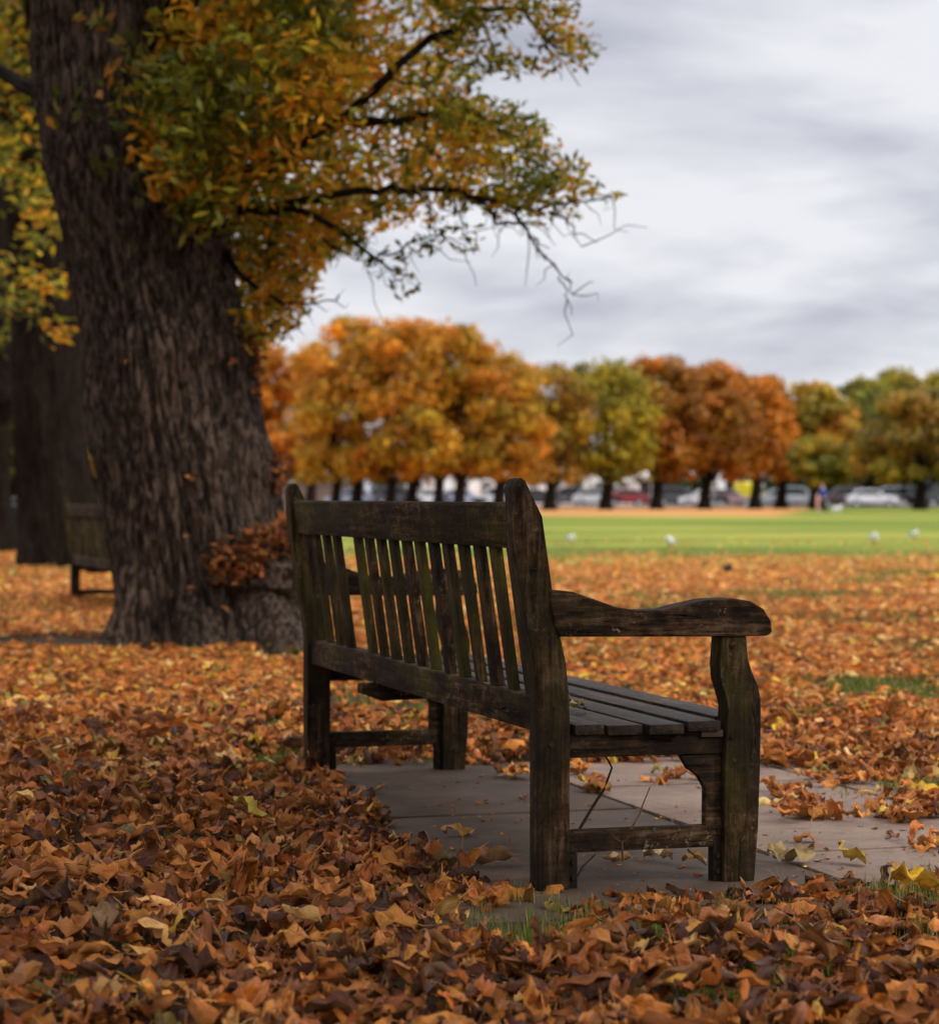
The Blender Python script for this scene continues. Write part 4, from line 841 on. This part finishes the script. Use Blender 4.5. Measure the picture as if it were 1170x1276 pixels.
CARS = [(436, (.25, .27, .36), 'blue grey car by the brown wall at the left', 'hatch'), (497, (.05, .055, .07), 'dark grey car behind the middle of the bench rail', 'suv'), (532, (.62, .62, .66), 'white car behind the middle of the bench rail', 'hatch'),
        (577, (.40, .44, .60), 'pale blue car between two trunks above the bench', 'hatch'), (616, (.60, .60, .62), 'white van like car left of the near bench post', 'suv'), (672, (.03, .03, .035), 'black car just right of the near bench post', 'hatch'), (706, (.04, .04, .045), 'black car second to the right of the near bench post', 'suv'),
        (744, (.50, .51, .53), 'silver car left of the red car', 'hatch'), (775, (.24, .02, .03), 'dark red car in front of the white houses', 'hatch'), (846, (.06, .06, .07), 'dark grey car right of the white gate', 'suv'), (876, (.62, .62, .63), 'white car under the russet trees', 'hatch'), (908, (.30, .20, .21), 'greyish pink car left of the yellow van', 'hatch'),
        (965, (.35, .37, .40), 'silver car right of the white gate pier', 'hatch'), (995, (.30, .32, .35), 'grey car left of the person in blue', 'suv'), (1048, (.06, .03, .035), 'dark maroon car right of the person in blue', 'suv'), (1086, (.62, .63, .66), 'white car near the right side, nearest to the grass', 'hatch'), (1104, (.26, .27, .29), 'grey estate car behind the nearest white car', 'suv'), (1140, (.04, .04, .05), 'black car at the right under the dark tree', 'suv'), (1168, (.06, .065, .07), 'dark car cut by the right edge of the photo', 'van')]
for i, (x, c_, lab, kd) in enumerate(CARS):
    car(x, (198.4 if i % 3 else 198.8) if x not in (1086, 577) else (196.6 if x == 1086 else 198.4), c_, lab, kd, i % 2 == 0)
car(934, 205, (.75, .62, .02), 'bright yellow van behind the parked cars', 'van', yaw=R(72))

# ------------------------------------------------------------------ litter bin
bx, by = G(22, 685)
t = empty('litter_bin', (bx, by, 0), .2, 'dark litter bin with a grey band beside the second trunk at the left', 'litter bin')
M['binm'] = mat('bin paint', .6, .3, (.015, .016, .016))[0]; M['binr'] = mat('bin band', .5, .4, (.16, .17, .17))[0]
q = MB(); q.tube([(0, 0, 0), (0, 0, .04), (0, 0, .05), (0, 0, .72)], [.24, .24, .22, .25], 24); q.build('body', M['binm'], t, smooth=True)
q = MB(); q.tube([(0, 0, .72), (0, 0, .76)], .262, 24); q.build('band', M['binr'], t)
q = MB(); q.tube([(0, 0, .76), (0, 0, .80), (0, 0, .86), (0, 0, .88)], [.25, .25, .18, .06], 24); q.build('lid', M['binm'], t, smooth=True)

# ------------------------------------------------------------------ birds, people, dog (one skinned body each)
def skin(name, verts, edges, radii, mt, parent, sub=2):
    me = bpy.data.meshes.new(name); me.from_pydata(verts, edges, []); me.materials.append(mt)
    o = bpy.data.objects.new(name, me); C.objects.link(o)
    if parent: o.parent = parent
    md = o.modifiers.new('skin', 'SKIN'); md.use_smooth_shade = True
    lay = me.skin_vertices[0] if me.skin_vertices else None
    if lay is None:
        bm = bmesh.new(); bm.from_mesh(me); bm.verts.layers.skin.verify(); bm.to_mesh(me); bm.free(); lay = me.skin_vertices[0]
    for i, r in enumerate(radii): lay.data[i].radius = (r, r) if isinstance(r, float) else r
    lay.data[0].use_root = True
    s = o.modifiers.new('sub', 'SUBSURF'); s.levels = sub; s.render_levels = sub
    return o
M['white'] = mat('white feathers', .7, .2, (.85, .86, .86))[0]; M['greyf'] = mat('grey feathers', .7, .2, (.38, .40, .43))[0]; M['beak'] = mat('beak', .5, .3, (.45, .12, .03))[0]; M['dovef'] = mat('slate feathers', .7, .2, (.045, .045, .06))[0]
def bird(x, y, yaw, label, nm='gull', body='white', wing='greyf', k=1.0, cat='gull', group='gulls on the grass'):
    a, b_ = G(x, y); t = empty(nm, (a, b_, -.03), yaw, label, cat, group); t.scale = (k, k, k)
    skin('body', [(0, 0, .13), (.08, 0, .15), (.125, 0, .20), (.15, 0, .225), (-.09, 0, .12), (-.19, 0, .11)], [(0, 1), (1, 2), (2, 3), (0, 4), (4, 5)], [.068, .052, .032, .034, .05, .014], M[body], t)
    for s in (-1, 1):
        q = MB(); q.prism([(.07, .17), (.02, .195), (-.10, .175), (-.24, .13), (-.12, .125), (.02, .12)], 1, s*.058, s*.070); q.build('wing', M[wing], t, .004)
        q = MB(); q.tube([(.0, s*.025, .09), (.005, s*.025, 0.0)], .006, 6); q.box((0, s*.025-.018, 0), (.045, s*.025+.018, .006)); q.build('leg', M['beak'], t)
    q = MB(); q.tube([(.175, 0, .225), (.222, 0, .215)], [.012, .003], 8); q.build('beak', M['beak'], t)
bird(711, 678, -1.2, 'white gull leftmost on the green, close to the near bench post', k=.95); bird(835, 682, -1.9, 'white gull on the green above the armrest', k=1.0)
bird(1089, 678, -1.6, 'bright white gull on the green, right of the middle', k=1.1); bird(1139, 672, -1.3, 'pale gull farthest right on the green', k=.95)
bird(907, 714, -1.3, 'dark pigeon at the edge of the leaf litter', 'pigeon', 'dovef', 'dovef', .62, 'pigeon', 'pigeons')
M['skin'] = mat('skin', .6, .3, (.55, .33, .24))[0]; M['hair'] = mat('hair', .7, .3, (.05, .03, .02))[0]; M['bluec'] = plain('blue jacket cloth', (.03, .09, .38)); M['navy'] = plain('dark trousers cloth', (.02, .022, .035)); M['pinkc'] = plain('pink clothes cloth', (.72, .36, .33)); M['whitec'] = plain('white fleece', (.75, .74, .74))
def person(x, y, h, yaw, top, bottom, label, lean=0.0):
    a, b_ = G(x, y); t = empty('person', (a, b_, -.02), yaw, label, 'person'); s = h/1.75
    def S(pts): return [(p[0]*s+lean*max(0, p[2]-.9)*s, p[1]*s, p[2]*s) for p in pts]
    L = []; 
    B = [(0, 0, .95), (0, 0, 1.12), (.01, 0, 1.30), (0, 0, 1.43), (.01, 0, 1.50), (.03, 0, 1.60), (.02, 0, 1.68),
         (.0, .17, 1.40), (.02, .22, 1.15), (.12, .20, .93), (.15, .19, .85), (0, -.17, 1.40), (.02, -.22, 1.15), (.10, -.22, .92), (.14, -.21, .84),
         (0, .10, .88), (.04, .11, .50), (-.02, .12, .08), (.10, .13, .03), (0, -.10, .88), (-.03, -.11, .50), (-.10, -.12, .08), (.02, -.13, .03)]
    E = [(0, 1), (1, 2), (2, 3), (3, 4), (4, 5), (5, 6), (3, 7), (7, 8), (8, 9), (9, 10), (3, 11), (11, 12), (12, 13), (13, 14), (0, 15), (15, 16), (16, 17), (17, 18), (0, 19), (19, 20), (20, 21), (21, 22)]
    Rr = [.13, .12, .14, .10, .05, .085, .075, .055, .042, .032, .03, .055, .042, .032, .03, .09, .06, .04, .035, .09, .06, .04, .035]
    skin('body', S(B), E, [r*s for r in Rr], M['skin'], t)
    skin('jacket', S([B[i] for i in (0, 1, 2, 3, 7, 8, 9, 11, 12, 13)]), [(0, 1), (1, 2), (2, 3), (3, 4), (4, 5), (5, 6), (3, 7), (7, 8), (8, 9)], [r*s for r in (.175, .165, .185, .13, .085, .068, .055, .085, .068, .055)], M[top], t)
    skin('trousers', S([(0, 0, .97), (0, .10, .86), (.04, .11, .50), (-.02, .12, .10), (0, -.10, .86), (-.03, -.11, .50), (-.10, -.12, .10)]), [(0, 1), (1, 2), (2, 3), (0, 4), (4, 5), (5, 6)], [r*s for r in (.15, .12, .085, .06, .12, .085, .06)], M[bottom], t)
    skin('hair', S([(-.03, 0, 1.66), (.0, 0, 1.71)]), [(0, 1)], [.10*s, .085*s], M['hair'], t)
    return t
person(1027, 641, 1.55, R(200), 'bluec', 'navy', 'person in a bright blue jacket and dark trousers walking across the green', .15)
person(1019, 638, 1.10, R(160), 'pinkc', 'pinkc', 'small child in pale pink clothes beside the person in blue')
a, b_ = G(1043, 639); t = empty('dog', (a, b_, -.02), R(10), 'small white dog on the grass at the feet of the person in blue', 'dog')
skin('body', [(0, 0, .26), (.13, 0, .28), (.20, 0, .36), (.27, 0, .41), (.34, 0, .385), (-.16, 0, .27), (-.26, 0, .36), (.13, .06, .16), (.13, .06, .02), (.13, -.06, .16), (.14, -.06, .02), (-.15, .06, .17), (-.19, .06, .09), (-.17, .06, .02), (-.15, -.06, .17), (-.19, -.06, .09), (-.17, -.06, .02)],
     [(0, 1), (1, 2), (2, 3), (3, 4), (0, 5), (5, 6), (1, 7), (7, 8), (1, 9), (9, 10), (5, 11), (11, 12), (12, 13), (5, 14), (14, 15), (15, 16)], [.08, .09, .06, .06, .03, .08, .02, .04, .022, .04, .022, .045, .025, .022, .045, .025, .022], M['whitec'], t)
for s in (-1, 1): q = MB(); q.prism([(.24, .45), (.28, .45), (.25, .37)], 1, s*.045, s*.06); q.build('ear', M['whitec'], t, .004)
